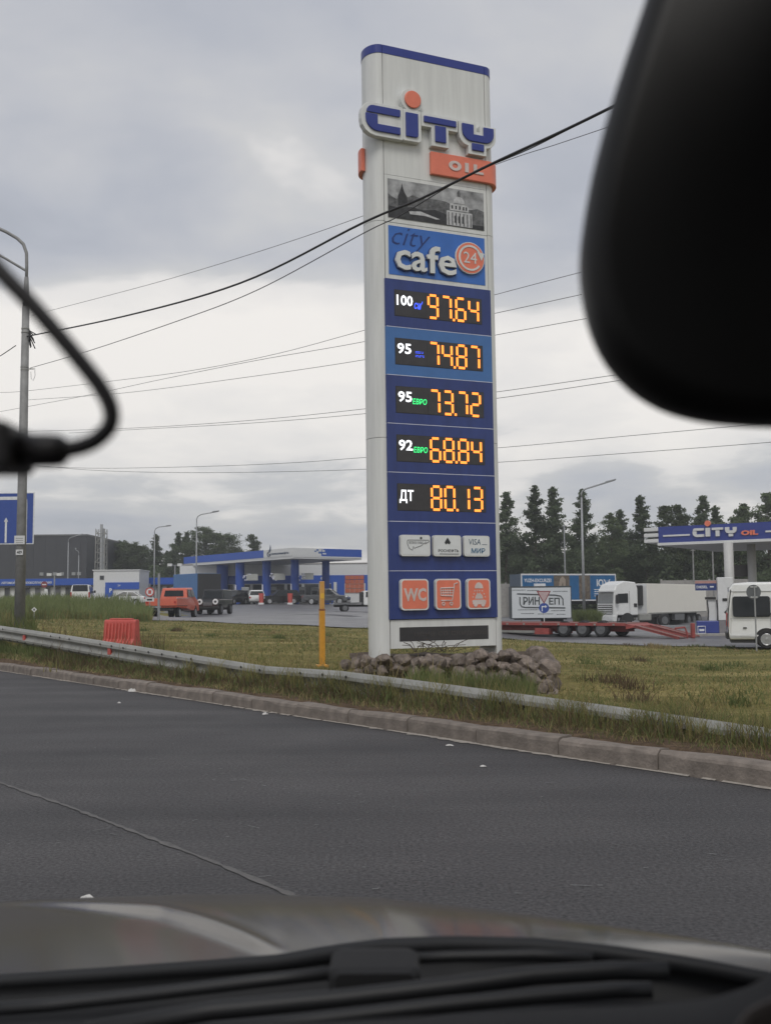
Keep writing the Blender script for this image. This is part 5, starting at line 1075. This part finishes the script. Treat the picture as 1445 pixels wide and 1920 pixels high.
# street lights further off
def slight(px, pyt, pxa, pya, D, r, lab, mat=None):
    x_ = pxX(px, D); z0 = g(x_, D); t = thing('street_light', lab, 'street light', (x_, D, z0), 0, 'distant street lights'); zt = at(px, pyt, D).z - z0; dx = (pxa - px) / 2000 * D; dz = (pyt - pya) / 2000 * D; s = 1 if dx > 0 else -1
    MB().tube([(0, 0, -.2), (0, 0, zt - .5)], [r, r * .6], 8).build('pole', mat or M_lamp, t, smooth=True)
    MB().tube([(0, 0, zt - .52), (0, 0, zt - .2), (.12 * s, 0, zt + .05), (.4 * s, 0, zt + .2), (dx, 0, zt + dz)], r * .5, 6).build('arm', mat or M_lamp, t, smooth=True)
    MB().tube([(dx * .72, 0, zt + dz * .72 + .08), (dx * 1.03, 0, zt + dz * 1.03 + .03)], [.07, .05], 6).build('lamp_head', M_lamp, t)
slight(289, 992, 319, 986, 105, .085, 'slim street light between the no trucks sign and the trees'); slight(368, 969, 409, 959, 92, .085, 'taller street light rising behind the blue box truck')
slight(127, 1010, 153, 1002, 135, .09, 'street light in front of the dark warehouse'); slight(1094, 921, 1158, 900, 85, .13, 'tall street light rising over the advert trailer at right')
slight(147, 1034, 140, 1028, 150, .08, 'small lamp with drooping head before the warehouse corner')
for px_, pyt, D_, lab in ((1060, 985, 115, 'thin bare pole before the wood above the blue trailer'), (1301, 1030, 112, 'thin pole against the wood left of the canopy columns'), (1338, 1025, 108, 'thicker pole behind the near canopy column')):
    t = rs(px_, D_, 0, 'utility_pole', lab, 'pole'); h_ = at(px_, pyt, D_).z - t.location.z; MB().tube([(0, 0, -.3), (0, 0, h_)], [.11, .07], 8).build('shaft', M_pole if px_ != 1060 else M_lamp, t); MB().box(-.25, .25, -.03, .03, h_ - .15, h_ - .08).build('crossbar', M_pole, t)
for px_, pyt in ((328, 1060), (102, 1078)):
    t = rs(px_, 120, 0, 'flood_light', 'twin flood light mast over the car wash, %s one' % ('right' if px_ > 200 else 'left'), 'flood light'); h_ = at(px_, pyt, 120).z - t.location.z
    MB().tube([(0, 0, 0), (0, 0, h_)], .08, 8).build('mast', M_lamp, t); MB().tube([(-.6, 0, h_), (.6, 0, h_)], .04, 6).build('crossbar', M_lamp, t)
    for s in (-1, 1): MB().box(s * .55 - .25, s * .55 + .25, -.25, .05, h_ - .1, h_ + .2).build('lamp', M_gwhite, t)
# concrete panel fence before the wood
for (pa, pb, D_, pyt, lab, cat) in ((1240, 1420, 114, 1087, 'weathered concrete panel fence behind the white trailer', 'fence'), (920, 976, 112, 1094, 'concrete fence between the pylon and the blue trailer', 'fence')):
    x0, x1 = pxX(pa, D_), pxX(pb, D_); z0 = g((x0 + x1) / 2, D_); t = thing('concrete_fence', lab, cat, (x0, D_, z0)); h_ = at((pa + pb) / 2, pyt, D_).z - z0; n_ = max(2, int((x1 - x0) / 2.5)); w_ = (x1 - x0) / n_
    for k in range(n_): MB().box(k * w_ + .03, (k + 1) * w_ - .03, 0, .1, -.2, h_ + random.uniform(-.05, .05)).build('panel', M_conc, t, bevel=.02); MB().box(k * w_ - .1, k * w_ + .1, -.06, .16, -.2, h_ + .1).build('fence_post', M_conc, t)
# ------------------------------------------------------------------ trees
M_leafA = mk('leaf_dark', (.115, .15, .082), .8, var=.3, scale=.9, rand=.2, spec=.2, trans=.5); M_leafB = mk('leaf_fresh', (.12, .155, .08), .8, var=.3, scale=.9, rand=.2, spec=.2, trans=.5)
def leaf_quads(C, S, rng, droop=0.):
    n = len(C); a = rng.normal(size=(n, 3)); a[:, 2] -= droop; a /= np.linalg.norm(a, axis=1)[:, None]
    b = np.cross(a, rng.normal(size=(n, 3))); b /= np.linalg.norm(b, axis=1)[:, None]; s = S[:, None]
    v = np.stack([C - a * s, C + b * s * .55, C + a * s, C - b * s * .55], 1).reshape(-1, 3)
    return v, np.arange(4 * n).reshape(-1, 4)
def tree_proto(seed, kind):
    rng = np.random.default_rng(seed); H = 14.; t = thing('tree', 'x', 'tree'); P = []
    R0 = {'spire': 3.3, 'broad': 3.6, 'birch': 2.7}[kind]
    sl = rng.normal(0, .05, 2); tr = [(sl[0] * k + rng.normal(0, .03), sl[1] * k + rng.normal(0, .03), H * k / 6 * .97) for k in range(7)]
    m = MB().tube(tr, [.24, .2, .16, .12, .09, .05, .02], 7)
    nl = 64
    for i in range(nl):
        f = .12 + .86 * (i + rng.random()) / nl; z = H * f; an = rng.random() * 6.283
        prof = {'spire': (1 - f) ** 1.05 * (1.0 if f > .2 else .8), 'broad': math.sqrt(max(.02, 1 - ((f - .48) / .55) ** 2)), 'birch': (1 - f) ** .55 * (.6 + .4 * math.sin(min(1, f * 2.2) * 1.57))}[kind]
        L = R0 * prof * rng.uniform(.5, 1.3) + .12; up = {'spire': .3, 'broad': .5, 'birch': .55}[kind]
        bx, by = np.interp(z, [q[2] for q in tr], [q[0] for q in tr]), np.interp(z, [q[2] for q in tr], [q[1] for q in tr])
        pts = [(bx + math.cos(an) * L * q, by + math.sin(an) * L * q, z + up * L * q * (1 - .35 * q) - (.5 * L * q * q if kind == 'birch' else 0)) for q in (0, .35, .7, 1.)]
        m.tube(pts, [.06 * (1 - f) + .02, .035, .022, .01], 4, caps=False)
        nc = max(3, int(3 + L * 3.0))
        for c in range(nc):
            q = rng.random() ** .55; base = np.array(pts[0]) * (1 - q) + np.array(pts[3]) * q
            P.append((base + rng.normal(0, .16, 3) * (.6 + .5 * L / R0), (.10 + .26 * min(1, L / R0))))
    for _ in range(34): q = rng.uniform(.15, .96); P.append((np.array([sl[0] * 6 * q, sl[1] * 6 * q, H * q]) + rng.normal(0, .12, 3), .10 + .22 * (1 - q)))
    for _ in range(10): P.append((np.array([tr[6][0], tr[6][1], H * rng.uniform(.93, 1.0)]) + rng.normal(0, .06, 3), .08))
    C = np.concatenate([p + rng.normal(0, s, (26, 3)) * np.array([1, 1, .75]) for p, s in P]); S = rng.uniform(.08, .17, len(C))
    m.build('trunk', M_bark, t)
    v, f = leaf_quads(C, S, rng, .8 if kind == 'birch' else .2); raw('crown', v, f, M_leafA if kind == 'spire' else M_leafB, t)
    return t
protos = {k: [tree_proto(s, k) for s in ss] for k, ss in (('spire', (1, 2, 3)), ('broad', (4, 5)), ('birch', (6, 7)))}
used = set()
def tree(px, pyt, D, kind, label, group, wide=1.):
    pr = random.choice(protos[kind])
    if pr.name in used: t = copy_tree(pr)
    else: t = pr; used.add(pr.name)
    x = pxX(px, D); z = g(x, D); s = (at(px, pyt, D).z - z) / 14.; t.location = (x, D, z - .1); t.scale = (s * wide, s * wide, s); t.rotation_euler.z = random.uniform(0, 6.28)
    tag(t, label, 'tree', group); return t
GR = 'trees of the wood behind the trucks'
for px, py, k, lab in ((948, 921, 'spire', 'pointed tree half hidden behind the right edge of the pylon'), (1004, 911, 'spire', 'tall spire-shaped tree right of the pylon'), (1051, 910, 'spire', 'tall tree left of the tall street light, the highest in the wood'), (1097, 918, 'spire', 'tree crown directly behind the tall street light'),
                       (1150, 962, 'birch', 'drooping birch right of the tall street light'), (1170, 953, 'spire', 'small pointed tree just left of the navy canopy'), (1218, 926, 'spire', 'pointed tree above the striped canopy corner'), (1255, 944, 'birch', 'loose round-topped tree above the canopy left of the orange dot'),
                       (1290, 943, 'birch', 'narrow tree left of the orange canopy dot'), (1317, 928, 'spire', 'taller tree right above the orange canopy dot'), (1362, 946, 'spire', 'pointed tree above the letter Y of the canopy'), (1382, 947, 'birch', 'slim birch above the canopy between two pointed trees'), (1404, 942, 'spire', 'pointed tree above the orange canopy lettering'), (1443, 922, 'birch', 'taller tree at the right picture edge'), (1480, 935, 'spire', 'tree cut off at the right picture edge')):
    tree(px, py, random.uniform(120, 127), k, lab, GR, 1.3)
for px, py, k, lab in ((176, 1022, 'broad', 'round tree between the warehouse and the lattice chimney'), (207, 1014, 'broad', 'broad tree just right of the lattice chimney'), (238, 1018, 'broad', 'broad tree above the white kiosk'), (262, 1022, 'broad', 'lower broad tree left of the slim street light'), (292, 1002, 'spire', 'pointed tree behind the slim street light'),
                       (321, 997, 'spire', 'pointed tree midway between the two street lights'), (352, 996, 'spire', 'conical tree left of the taller street light'), (388, 990, 'broad', 'large round tree right of the taller street light'), (412, 1000, 'broad', 'round tree sloping down to the blue canopy'), (427, 1026, 'broad', 'low tree touching the left end of the blue canopy'), (482, 1000, 'birch', 'lone loose tree rising above the blue canopy')):
    tree(px, py, random.uniform(176, 188), k, lab, 'trees behind the left station', 1.35)
for k in protos:
    for p in protos[k]:
        if p.name not in used:
            for ch in list(p.children): bpy.data.objects.remove(ch)
            bpy.data.objects.remove(p)
def brush(name, lab, px0, px1, D0, D1, hmax, n, mat, s0, s1):
    D = RNG.uniform(D0, D1, n); px = RNG.uniform(px0, px1, n); x = (px - 722.5) / FPX * D; z = gz(x, D) + hmax * RNG.random(n) ** 1.3 * (.6 + .4 * np.sin(x * .9 + np.sin(x * .37) * 2))
    v, f = leaf_quads(np.stack([x, D, z], 1), RNG.uniform(s0, s1, n), RNG); o = raw(name, v, f, mat); tag(o, lab, 'undergrowth', kind='stuff')
brush('undergrowth', 'dense dark undergrowth along the foot of the right wood', 915, 1560, 118, 130, 6.5, 42000, M_leafA, .12, .3)
brush('undergrowth', 'dark undergrowth below the trees behind the left station', 160, 460, 172, 190, 7, 16000, M_leafA, .15, .35)
def woodland(lab, pxr, Dr, pyr, n, per, rad, mat):
    Cs, Ss = [], []
    for i in range(n):
        px = RNG.uniform(*pxr); D = RNG.uniform(*Dr); x = (px - 722.5) / FPX * D; z0 = g(x, D); h = at(px, RNG.uniform(*pyr), D).z - z0; q = RNG.random(per) ** .8
        r = rad * (1 - q) ** .7 * np.sqrt(RNG.random(per)) * 1.1; an = RNG.uniform(0, 6.283, per); lump = 1 + .35 * np.sin(an * 3 + i) * np.sin(q * 19 + i)
        Cs.append(np.stack([x + r * lump * np.cos(an), D + r * lump * np.sin(an), z0 + h * q], 1)); Ss.append(RNG.uniform(.14, .30, per))
    v, f = leaf_quads(np.concatenate(Cs), np.concatenate(Ss), RNG, .3); tag(raw('woodland', v, f, mat), lab, 'wood', kind='stuff')
woodland('dark depth of the wood behind the front trees at right', (925, 1600), (131, 150), (1005, 1050), 85, 1100, 2.8, M_leafA)
woodland('far dark wood behind the trees of the left station', (150, 460), (190, 206), (1030, 1052), 34, 900, 3.6, M_leafA)
# ------------------------------------------------------------------ grass
def mat_grass(name, c0, c1):
    m = mk(name, c0, .85, var=.2, scale=1.2, var2=c1, spec=.15, trans=.35); return m
G_green = mat_grass('grass_green', (.115, .145, .055), (.20, .235, .095)); G_bank = mat_grass('grass_bank', (.15, .19, .075), (.25, .29, .12)); G_dry = mat_grass('grass_straw', (.24, .19, .095), (.40, .33, .17)); G_olive = mat_grass('grass_olive', (.19, .18, .07), (.33, .295, .125)); G_brown = mat_grass('grass_brown', (.10, .072, .05), (.19, .14, .085))
def blades(name, x, y, h, w, mat, lean=.35, lab=None, zoff=-.02):
    n = len(x); z = gz(x, y) + zoff; an = RNG.uniform(0, 6.283, n); d = np.stack([np.cos(an), np.sin(an)], 1); le = np.abs(RNG.normal(lean, lean * .5, n)) * h
    la = RNG.uniform(0, 6.283, n); l = np.stack([np.cos(la), np.sin(la)], 1); hw = (w / 2)[:, None]; b = np.stack([x, y], 1)
    V = np.zeros((n, 5, 3)); V[:, 0, :2] = b - d * hw; V[:, 1, :2] = b + d * hw; V[:, 0, 2] = V[:, 1, 2] = z
    md = b + l * (le * .3)[:, None]; V[:, 2, :2] = md + d * hw * .75; V[:, 3, :2] = md - d * hw * .75; V[:, 2, 2] = V[:, 3, 2] = z + h * .55
    V[:, 4, :2] = b + l * le[:, None]; V[:, 4, 2] = z + h; k = np.arange(n)[:, None] * 5
    F = np.concatenate([k + np.array([[0, 1, 2]]), k + np.array([[0, 2, 3]]), k + np.array([[3, 2, 4]])], 0)
    o = raw(name, V.reshape(-1, 3), F, mat); tag(o, lab, 'grass', kind='stuff'); return o
def verge(n, a0, a1, b0, b1, h0, h1, mat, lab, wd=.007, thin=.35, lean=.35):
    a = RNG.uniform(a0, a1, n); b = RNG.uniform(b0, b1, n); keep = (np.sin(a * 2.1) * np.sin(a * 5.3 + b * 4) * .5 + .5 + RNG.random(n)) > thin * 1.2; a, b = a[keep], b[keep]
    x = K1.x + KD.x * a + KN.x * b; y = K1.y + KD.y * a + KN.y * b; ok = y > 1.5; x, y, a = x[ok], y[ok], a[ok]; r = np.hypot(x, y)
    blades('verge_grass', x, y, RNG.uniform(h0, h1, len(x)) * (.75 + .5 * np.sin(a * 3.3) ** 2), RNG.uniform(.6, 1.3, len(x)) * wd * np.maximum(1, r / 9), mat, lean, lab)
verge(22000, -30, 3.5, .5, 1.05, .07, .235, G_green, 'tall green grass along the guard rail')
verge(9000, -30, 3.5, 1.0, 2.0, .05, .17, G_green, 'ankle-high green grass behind the guard rail')
verge(3400, -10, 3.5, .55, .78, .14, .34, G_olive, 'olive weeds overgrowing the low end of the guard rail')
verge(9000, -16, 3.5, .35, 1.2, .08, .24, G_brown, 'brown dead grass between kerb and guard rail', lean=.7)
verge(13000, -30, 3.5, .20, .95, .04, .13, G_green, 'short green grass just behind the kerb', lean=.6)
verge(9000, -30, 3.5, .17, .8, .03, .12, G_dry, 'straw-coloured dry grass just behind the kerb', lean=.9)
verge(2200, -30, 3.5, .7, 1.6, .25, .5, G_dry, 'tall dry grass stalks by the guard rail', .004)
def lawn(n, r0, r1, t0, t1, h0, h1, w, mat, lab, bmin=1.0):
    r = np.exp(RNG.uniform(math.log(r0), math.log(r1), n)); t = RNG.uniform(t0, t1, n); y = r; x = t * r
    b = (x - K1.x) * KN.x + (y - K1.y) * KN.y; ok = b > bmin
    px = 722.5 + FPX * t; yl = np.interp(px, [-100, 288, 690, 965, 966, 1290, 1520], [55, 61, 49, 43, 52.5, 45.5, 39.5]); ok &= y < yl - .3
    ok &= ~((x > -.55) & (x < 2.75) & (y > 15.2) & (y < 19)); x, y, r = x[ok], y[ok], r[ok]; pat = .6 + .8 * (np.sin(x * .8 + 2 * np.sin(y * .31)) * np.sin(y * .55) * .5 + .5)
    blades('lawn_grass', x, y, RNG.uniform(h0, h1, len(x)) * pat * (1 + .012 * r), RNG.uniform(.7, 1.3, len(x)) * w * (r / 12) ** .85, mat, .7, lab)
lawn(70000, 8, 62, -.40, .40, .02, .055, .012, G_olive, 'short mown olive grass of the lawn'); lawn(38000, 8, 62, -.40, .40, .02, .06, .012, G_dry, 'dry straw flecks in the mown lawn'); lawn(26000, 8, 62, -.40, .40, .03, .08, .012, G_green, 'greener tufts in the mown lawn')
def patch(n, px0, px1, D0, D1, h0, h1, w, mat, lab, lean=.3):
    D = RNG.uniform(D0, D1, n); px = RNG.uniform(px0, px1, n); blades('tall_grass', (px - 722.5) / FPX * D, D, RNG.uniform(h0, h1, n), RNG.uniform(.7, 1.3, n) * w, mat, lean, lab)
patch(1500, 760, 1000, 13.2, 14.2, .12, .36, .011, G_green, 'tall green grass in front of the stone bed'); patch(160, 640, 1060, 13.5, 16, .3, .65, .006, G_dry, 'dry stalks in front of the stone bed')
patch(300, 80, 310, 18, 26, .3, .62, .010, G_brown, 'dead brown weed stalks near the red barrier'); patch(700, 80, 330, 18, 27, .12, .3, .012, G_olive, 'rough grass near the red barrier'); patch(260, 330, 640, 16, 24, .15, .36, .008, G_olive, 'weed stalks by the yellow post')
patch(17000, -60, 285, 58, 84, .4, .95, .045, G_bank, 'dense green grass bank on the left'); patch(6000, -60, 285, 58, 70, .3, .7, .05, G_olive, 'olive grass on the near face of the left bank')
patch(2600, 1072, 1120, 80, 84, .6, 1.3, .06, G_green, 'green grass clump under the tall street light'); patch(900, -40, 70, 24, 26, .2, .5, .012, G_green, 'grass round the lamp post foot')
rx = random.Random(5)
for i in range(34):
    D = math.exp(rx.uniform(math.log(13), math.log(45))); px = rx.uniform(60, 640) if rx.random() < .4 else rx.uniform(1060, 1440)
    if px < 300 and D > 40: continue
    n = 90; x0 = (px - 722.5) / FPX * D
    if kab(x0, D)[1] < 1.6: continue
    blades('weed_clump', x0 + RNG.normal(0, .11 + .06 * rx.random(), n), D + RNG.normal(0, .14, n), RNG.uniform(.06, .14 + .14 * rx.random(), n), RNG.uniform(.01, .02, n) * (D / 14) ** .6, (G_green, G_green, G_brown, G_dry)[i % 4], .5, 'scattered weed clump in the mown lawn')
m = MB()
for k in range(26): # bare twigs sprouting on the stone bed
    p = at(random.uniform(770, 850), 1222, 16.2); q = p + Vector((random.gauss(0, .22), random.gauss(0, .1), random.uniform(.05, .2))); m.tube([p, (p + q) / 2 + Vector((0, 0, .04)), q], .006, 4)
tag(m.build('twigs', M_bark), 'bare brown twigs lying on top of the stone bed', 'twigs')
# litter on the road
M_lit = mk('litter_white', (.52, .51, .49), .7, var=.15)
for k, (px, py, s, lab) in enumerate(((469, 1320, .075, 'white crumpled paper against the kerb'), (249, 1296, .09, 'flat white scrap in the gutter at left'), (224, 1318, .03, 'tiny white scrap on the road at left'), (905, 1437, .022, 'tiny white scrap on the road below the pylon'), (165, 1690, .05, 'white plastic bag on the road just beyond the bonnet'), (843, 1398, .03, 'small pale chip in the gutter below the stone bed'), (497, 1339, .045, 'pale dirty scrap just below the crumpled paper'))):
    bm = bmesh.new(); bmesh.ops.create_icosphere(bm, subdivisions=2, radius=1.); rr = random.Random(k)
    for v_ in bm.verts: v_.co = Vector((v_.co.x * rr.uniform(.7, 1.3), v_.co.y * rr.uniform(.5, .9), max(-.1, v_.co.z) * rr.uniform(.2, .6))) * s
    me = bpy.data.meshes.new('litter'); bm.to_mesh(me); bm.free(); me.materials.append(M_lit); o = bpy.data.objects.new('litter', me); COL.objects.link(o); o.location = onz(px, py, .006); o.rotation_euler.z = rr.uniform(0, 3); tag(o, lab, 'litter')
# ------------------------------------------------------------------ damp air
hz = MB().box(-420, 420, -12, 620, -4, 40).build('haze', None); tag(hz, 'thin damp summer air over the whole place', 'haze', kind='stuff')
hm = bpy.data.materials.new('damp_air'); hm.use_nodes = True; hm.node_tree.nodes.remove(hm.node_tree.nodes['Principled BSDF'])
pv = hm.node_tree.nodes.new('ShaderNodeVolumePrincipled'); pv.inputs['Color'].default_value = (.9, .92, .94, 1); pv.inputs['Density'].default_value = .00085; pv.inputs['Anisotropy'].default_value = .3
hm.node_tree.links.new(pv.outputs[0], hm.node_tree.nodes['Material Output'].inputs['Volume']); hz.data.materials.append(hm); hz.display_type = 'WIRE'
# ------------------------------------------------------------------ the car we sit in
def interp3(tab, px):
    xs = [t[0] for t in tab]; return tuple(float(np.interp(px, xs, [t[i] for t in tab])) for i in (1, 2))
FAR = [(-250, 1722, 2.15), (0, 1693, 2.06), (160, 1683, 2.0), (350, 1677, 1.95), (500, 1677, 1.88), (700, 1691, 1.72), (900, 1726, 1.5), (1100, 1765, 1.3), (1300, 1801, 1.12), (1445, 1829, 1.02), (1600, 1862, .93)]
NEAR = [(-250, 1848, 1.22), (0, 1836, 1.17), (200, 1823, 1.13), (400, 1809, 1.09), (530, 1799, 1.06), (620, 1783, 1.04), (720, 1770, 1.01), (850, 1766, .98), (1000, 1770, .95), (1140, 1784, .92), (1300, 1808, .90), (1445, 1836, .88), (1600, 1868, .86)]
own = thing('car', "own car's olive grey bonnet and black wiper cowl seen through the windscreen", 'car', (0, 0, 0))
M_paint = mk('bonnet_paint', (.058, .050, .041), .15, .0, var=.06, scale=3, spec=.45)
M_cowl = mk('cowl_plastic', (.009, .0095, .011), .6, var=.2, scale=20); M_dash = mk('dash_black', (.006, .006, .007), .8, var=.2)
pxs = np.linspace(-250, 1600, 190); nt_ = 60; v, f = [], []
for px in pxs:
    fy, fd = interp3(FAR, px); ny, nd = interp3(NEAR, px); A_, B_ = at(px, ny, nd), at(px, fy, fd); out = (B_ - A_); out.z = 0; out.normalize()
    for k in range(nt_ + 5):
        t = k / nt_
        if t <= 1:
            p = A_.lerp(B_, t); py = ny + (fy - ny) * (1 - (1 - t) ** 1.5); cy = np.interp(px, [-250, 0, 110, 300, 530, 700], [1690, 1694, 1703, 1730, 1797, 1860]); s = 1 / (1 + math.exp(-(py - cy) / 7.0))
            p.z += .022 * math.sin(math.pi * t) - .012 * s * math.sin(math.pi * t) + .007 * math.exp(-((py - cy) / 7.0) ** 2) * (1 - abs(2 * t - 1) ** 6)
        else:
            q = (t - 1) * nt_; p = B_ + out * (.03 * math.sin(q * .35)) + Vector((0, 0, -.012 * q * q))
        v.append(p)
f = [(i * (nt_ + 5) + k, (i + 1) * (nt_ + 5) + k, (i + 1) * (nt_ + 5) + k + 1, i * (nt_ + 5) + k + 1) for i in range(len(pxs) - 1) for k in range(nt_ + 4)]
raw('bonnet', v, f, M_paint, own, smooth=True)
# shut line near the far edge
MB().tube([at(px, interp3(FAR, px)[0] + 7, interp3(FAR, px)[1] * .985) + Vector((0, 0, .004)) for px in range(500, 1460, 30)], .0022, 5).build('shut_line', M_seam, own)
v, f = [], []; prof = ((0, 0, -.002), (.02, -.004, -.03), (.10, 0, -.035), (.4, 0, -.03), (.7, 0, -.02), (1, 0, 0))
LOW = [(-250, 2010, .86), (300, 2000, .83), (800, 1985, .78), (1300, 1960, .72), (1600, 1950, .70)]
for px in pxs:
    ny, nd = interp3(NEAR, px); ly, ld = interp3(LOW, px); A_, B_ = at(px, ny, nd), at(px, ly, ld)
    for t, _, dz in prof: p = A_.lerp(B_, t); p.z += dz; v.append(p)
n_ = len(prof); f = [(i * n_ + k, (i + 1) * n_ + k, (i + 1) * n_ + k + 1, i * n_ + k + 1) for i in range(len(pxs) - 1) for k in range(n_ - 1)]
raw('cowl', v, f, M_cowl, own, smooth=True)
def strip(name, pts, D, r, mat): return MB().tube([at(px, py, D_ if D_ else D) for px, py, D_ in pts], r, 6).build(name, mat, own, smooth=True)
M_wip = mk('wiper_black', (.011, .0115, .013), .55, var=.2)
strip('weather_strip', [(px, interp3(NEAR, px)[0] + 4, interp3(NEAR, px)[1] * .995) for px in range(-240, 1500, 40)], 0, .008, M_cowl)
strip('wiper_arm', [(-60, 1896, .92), (100, 1884, .92), (300, 1862, .91), (480, 1840, .90), (640, 1822, .90)], 0, .006, M_wip)
strip('wiper_blade', [(160, 1935, .80), (400, 1895, .80), (640, 1873, .80), (840, 1850, .80), (1000, 1829, .80), (1150, 1820, .80), (1250, 1821, .80)], 0, .0075, M_wip)
strip('wiper_blade', [(380, 1935, .76), (600, 1912, .76), (840, 1884, .76), (1000, 1869, .76), (1150, 1857, .76), (1220, 1856, .76)], 0, .006, M_wip)
strip('wiper_arm', [(720, 1800, .9), (850, 1793, .9), (1000, 1790, .89), (1110, 1796, .88)], 0, .005, M_wip)
pm = at(705, 1822, .86); MB().loft([[(pm.x + x * s, pm.y + y, pm.z + z * s) for x, z in rrect(-.036, .034, -.012, .010, .006)] for y, s in ((-.03, .85), (-.02, 1), (.02, 1), (.03, .85))], True, True).build('reflection_block', M_dash, own, smooth=False)  # dark block shaped to stand for a reflection in the windscreen
# dash edge with a beige trim corner
DT = [(-250, 1962, .55), (300, 1935, .55), (560, 1920, .55), (800, 1905, .55), (1000, 1893, .55), (1200, 1884, .55), (1330, 1872, .55), (1400, 1850, .55), (1445, 1828, .55), (1520, 1780, .55)]
v, f = [], []
for px in np.linspace(-250, 1520, 60):
    y_, d_ = interp3(DT, px); A_ = at(px, y_, d_); v += [A_ + Vector((0, .10, -.06)), A_ + Vector((0, .012, -.006)), A_, A_ + Vector((0, -.03, -.003)), A_ + Vector((0, -.22, -.03)), A_ + Vector((0, -.26, -.25))]
f = [(i * 6 + k, (i + 1) * 6 + k, (i + 1) * 6 + k + 1, i * 6 + k + 1) for i in range(59) for k in range(5)]
raw('dashboard', v, f, M_dash, own, smooth=True)
TP = [(1372, 1925), (1400, 1892), (1430, 1876), (1470, 1862), (1600, 1850), (1600, 2000), (1372, 2000)]
MB().loft([[at(px, py, D_) for px, py in TP] for D_ in (.44, .47)], True, True).build('trim_panel', mk('trim_beige', (.045, .036, .032), .7), own, bevel=.004)
# unseen roof lining, doors and cabin back, added to shade mirror and dash
HF, HR = Vector((-.593, .805, 0)), Vector((.805, .593, 0)); M_lin = mk('roof_lining', (.05, .048, .045), .9)
def cab_box(name, l0, l1, f0, f1, z0, z1, mat): MB().loft([[HR * l + HF * f_ + Vector((0, 0, z)) for l, f_ in ((l0, f0), (l1, f0), (l1, f1), (l0, f1))] for z in (z0, z1)], True, True).build(name, mat, own)
cab_box('roof', -.5, 1.0, -2.2, .20, 1.53, 1.57, M_lin); cab_box('door', -.56, -.5, -1.2, .5, .3, 1.05, M_dash); cab_box('door', 1.0, 1.06, -1.2, .3, .3, .98, M_dash); cab_box('rear_wall', -.5, 1.0, -2.2, -2.1, .3, 1.52, M_dash); cab_box('seat', -.3, .25, -.75, -.5, .4, 1.2, M_dash)
# rear-view mirror seen from close by
mir = thing('rear_view_mirror', 'large out-of-focus black rear-view mirror filling the upper right corner', 'mirror', at(1500, 250, .43))
ol = [(1262, -160), (1210, 0), (1160, 150), (1120, 290), (1098, 400), (1090, 480), (1096, 550), (1112, 615), (1142, 675), (1190, 727), (1250, 764), (1320, 785), (1400, 795), (1500, 799), (1700, 801), (2000, 800), (2300, 780), (2480, 690), (2540, 520), (2520, 200), (2450, -100), (2330, -260), (2000, -320), (1600, -330), (1380, -300), (1300, -240)]
O_ = [at(px, py, .43) - Vector(mir.location) for px, py in ol]; n_ = len(O_); fin = []
for i in range(n_):
    a, b, c, e = O_[i - 1], O_[i], O_[(i + 1) % n_], O_[(i + 2) % n_]
    for k in range(3): t = k / 3; fin.append(.5 * ((2 * b) + (c - a) * t + (2 * a - 5 * b + 4 * c - e) * t * t + (3 * b - a - 3 * c + e) * t ** 3))
ctr = sum(fin, Vector()) / len(fin)
M_mir = mk('mirror_black', (.005, .0046, .0043), .5, var=.1, spec=.35)
MB().loft([[ctr + (p - ctr) * s + Vector((0, y, 0)) for p in fin] for y, s in ((-.012, .90), (-.010, .955), (-.004, .988), (.004, 1.0), (.016, .985), (.03, .93), (.042, .8), (.048, .5))], True, True).build('housing', M_mir, mir, smooth=True)
MB().tube([ctr + Vector((0, .03, 0)), ctr + Vector((.01, .10, .05)), ctr + Vector((.02, .16, .14))], [.018, .012, .014], 8).build('stalk', M_mir, mir)
# dash camera with its looping cable
dcam = thing('dash_camera', 'blurred black dash camera with a looping cable at the left edge', 'camera', at(-40, 842, .35))
B_ = Vector(dcam.location); M_cam = mk('camera_black', (.012, .010, .011), .5, var=.1)
def loc2(px, py, D=.35): return at(px, py, D) - B_
cab = [(-160, 330), (-60, 437), (0, 508), (50, 560), (105, 622), (155, 682), (190, 728), (208, 766), (206, 798), (182, 824), (150, 838), (120, 843), (95, 845)]
P = [loc2(*q) for q in cab]; fin = []
for i in range(len(P) - 1):
    a, b, c, e = P[max(i - 1, 0)], P[i], P[i + 1], P[min(i + 2, len(P) - 1)]
    for k in range(5): t = k / 5; fin.append(.5 * ((2 * b) + (c - a) * t + (2 * a - 5 * b + 4 * c - e) * t * t + (3 * b - a - 3 * c + e) * t ** 3))
fin.append(P[-1])
MB().tube(fin, .0029, 10).build('cable', M_cam, dcam, smooth=True)
pa, pb = loc2(128, 845), loc2(30, 845); MB().tube([pa, pa.lerp(pb, .12), pa.lerp(pb, .3), pb], [.0034, .0052, .0056, .0058], 12).build('plug', M_cam, dcam, smooth=True)
q = [loc2(-160, 797), loc2(30, 797), loc2(42, 806), loc2(42, 876), loc2(30, 885), loc2(-160, 885)]
MB().loft([[p + Vector((0, y, 0)) for p in q] for y in (-.012, .014)], True, True).build('housing', M_cam, dcam, bevel=.003)
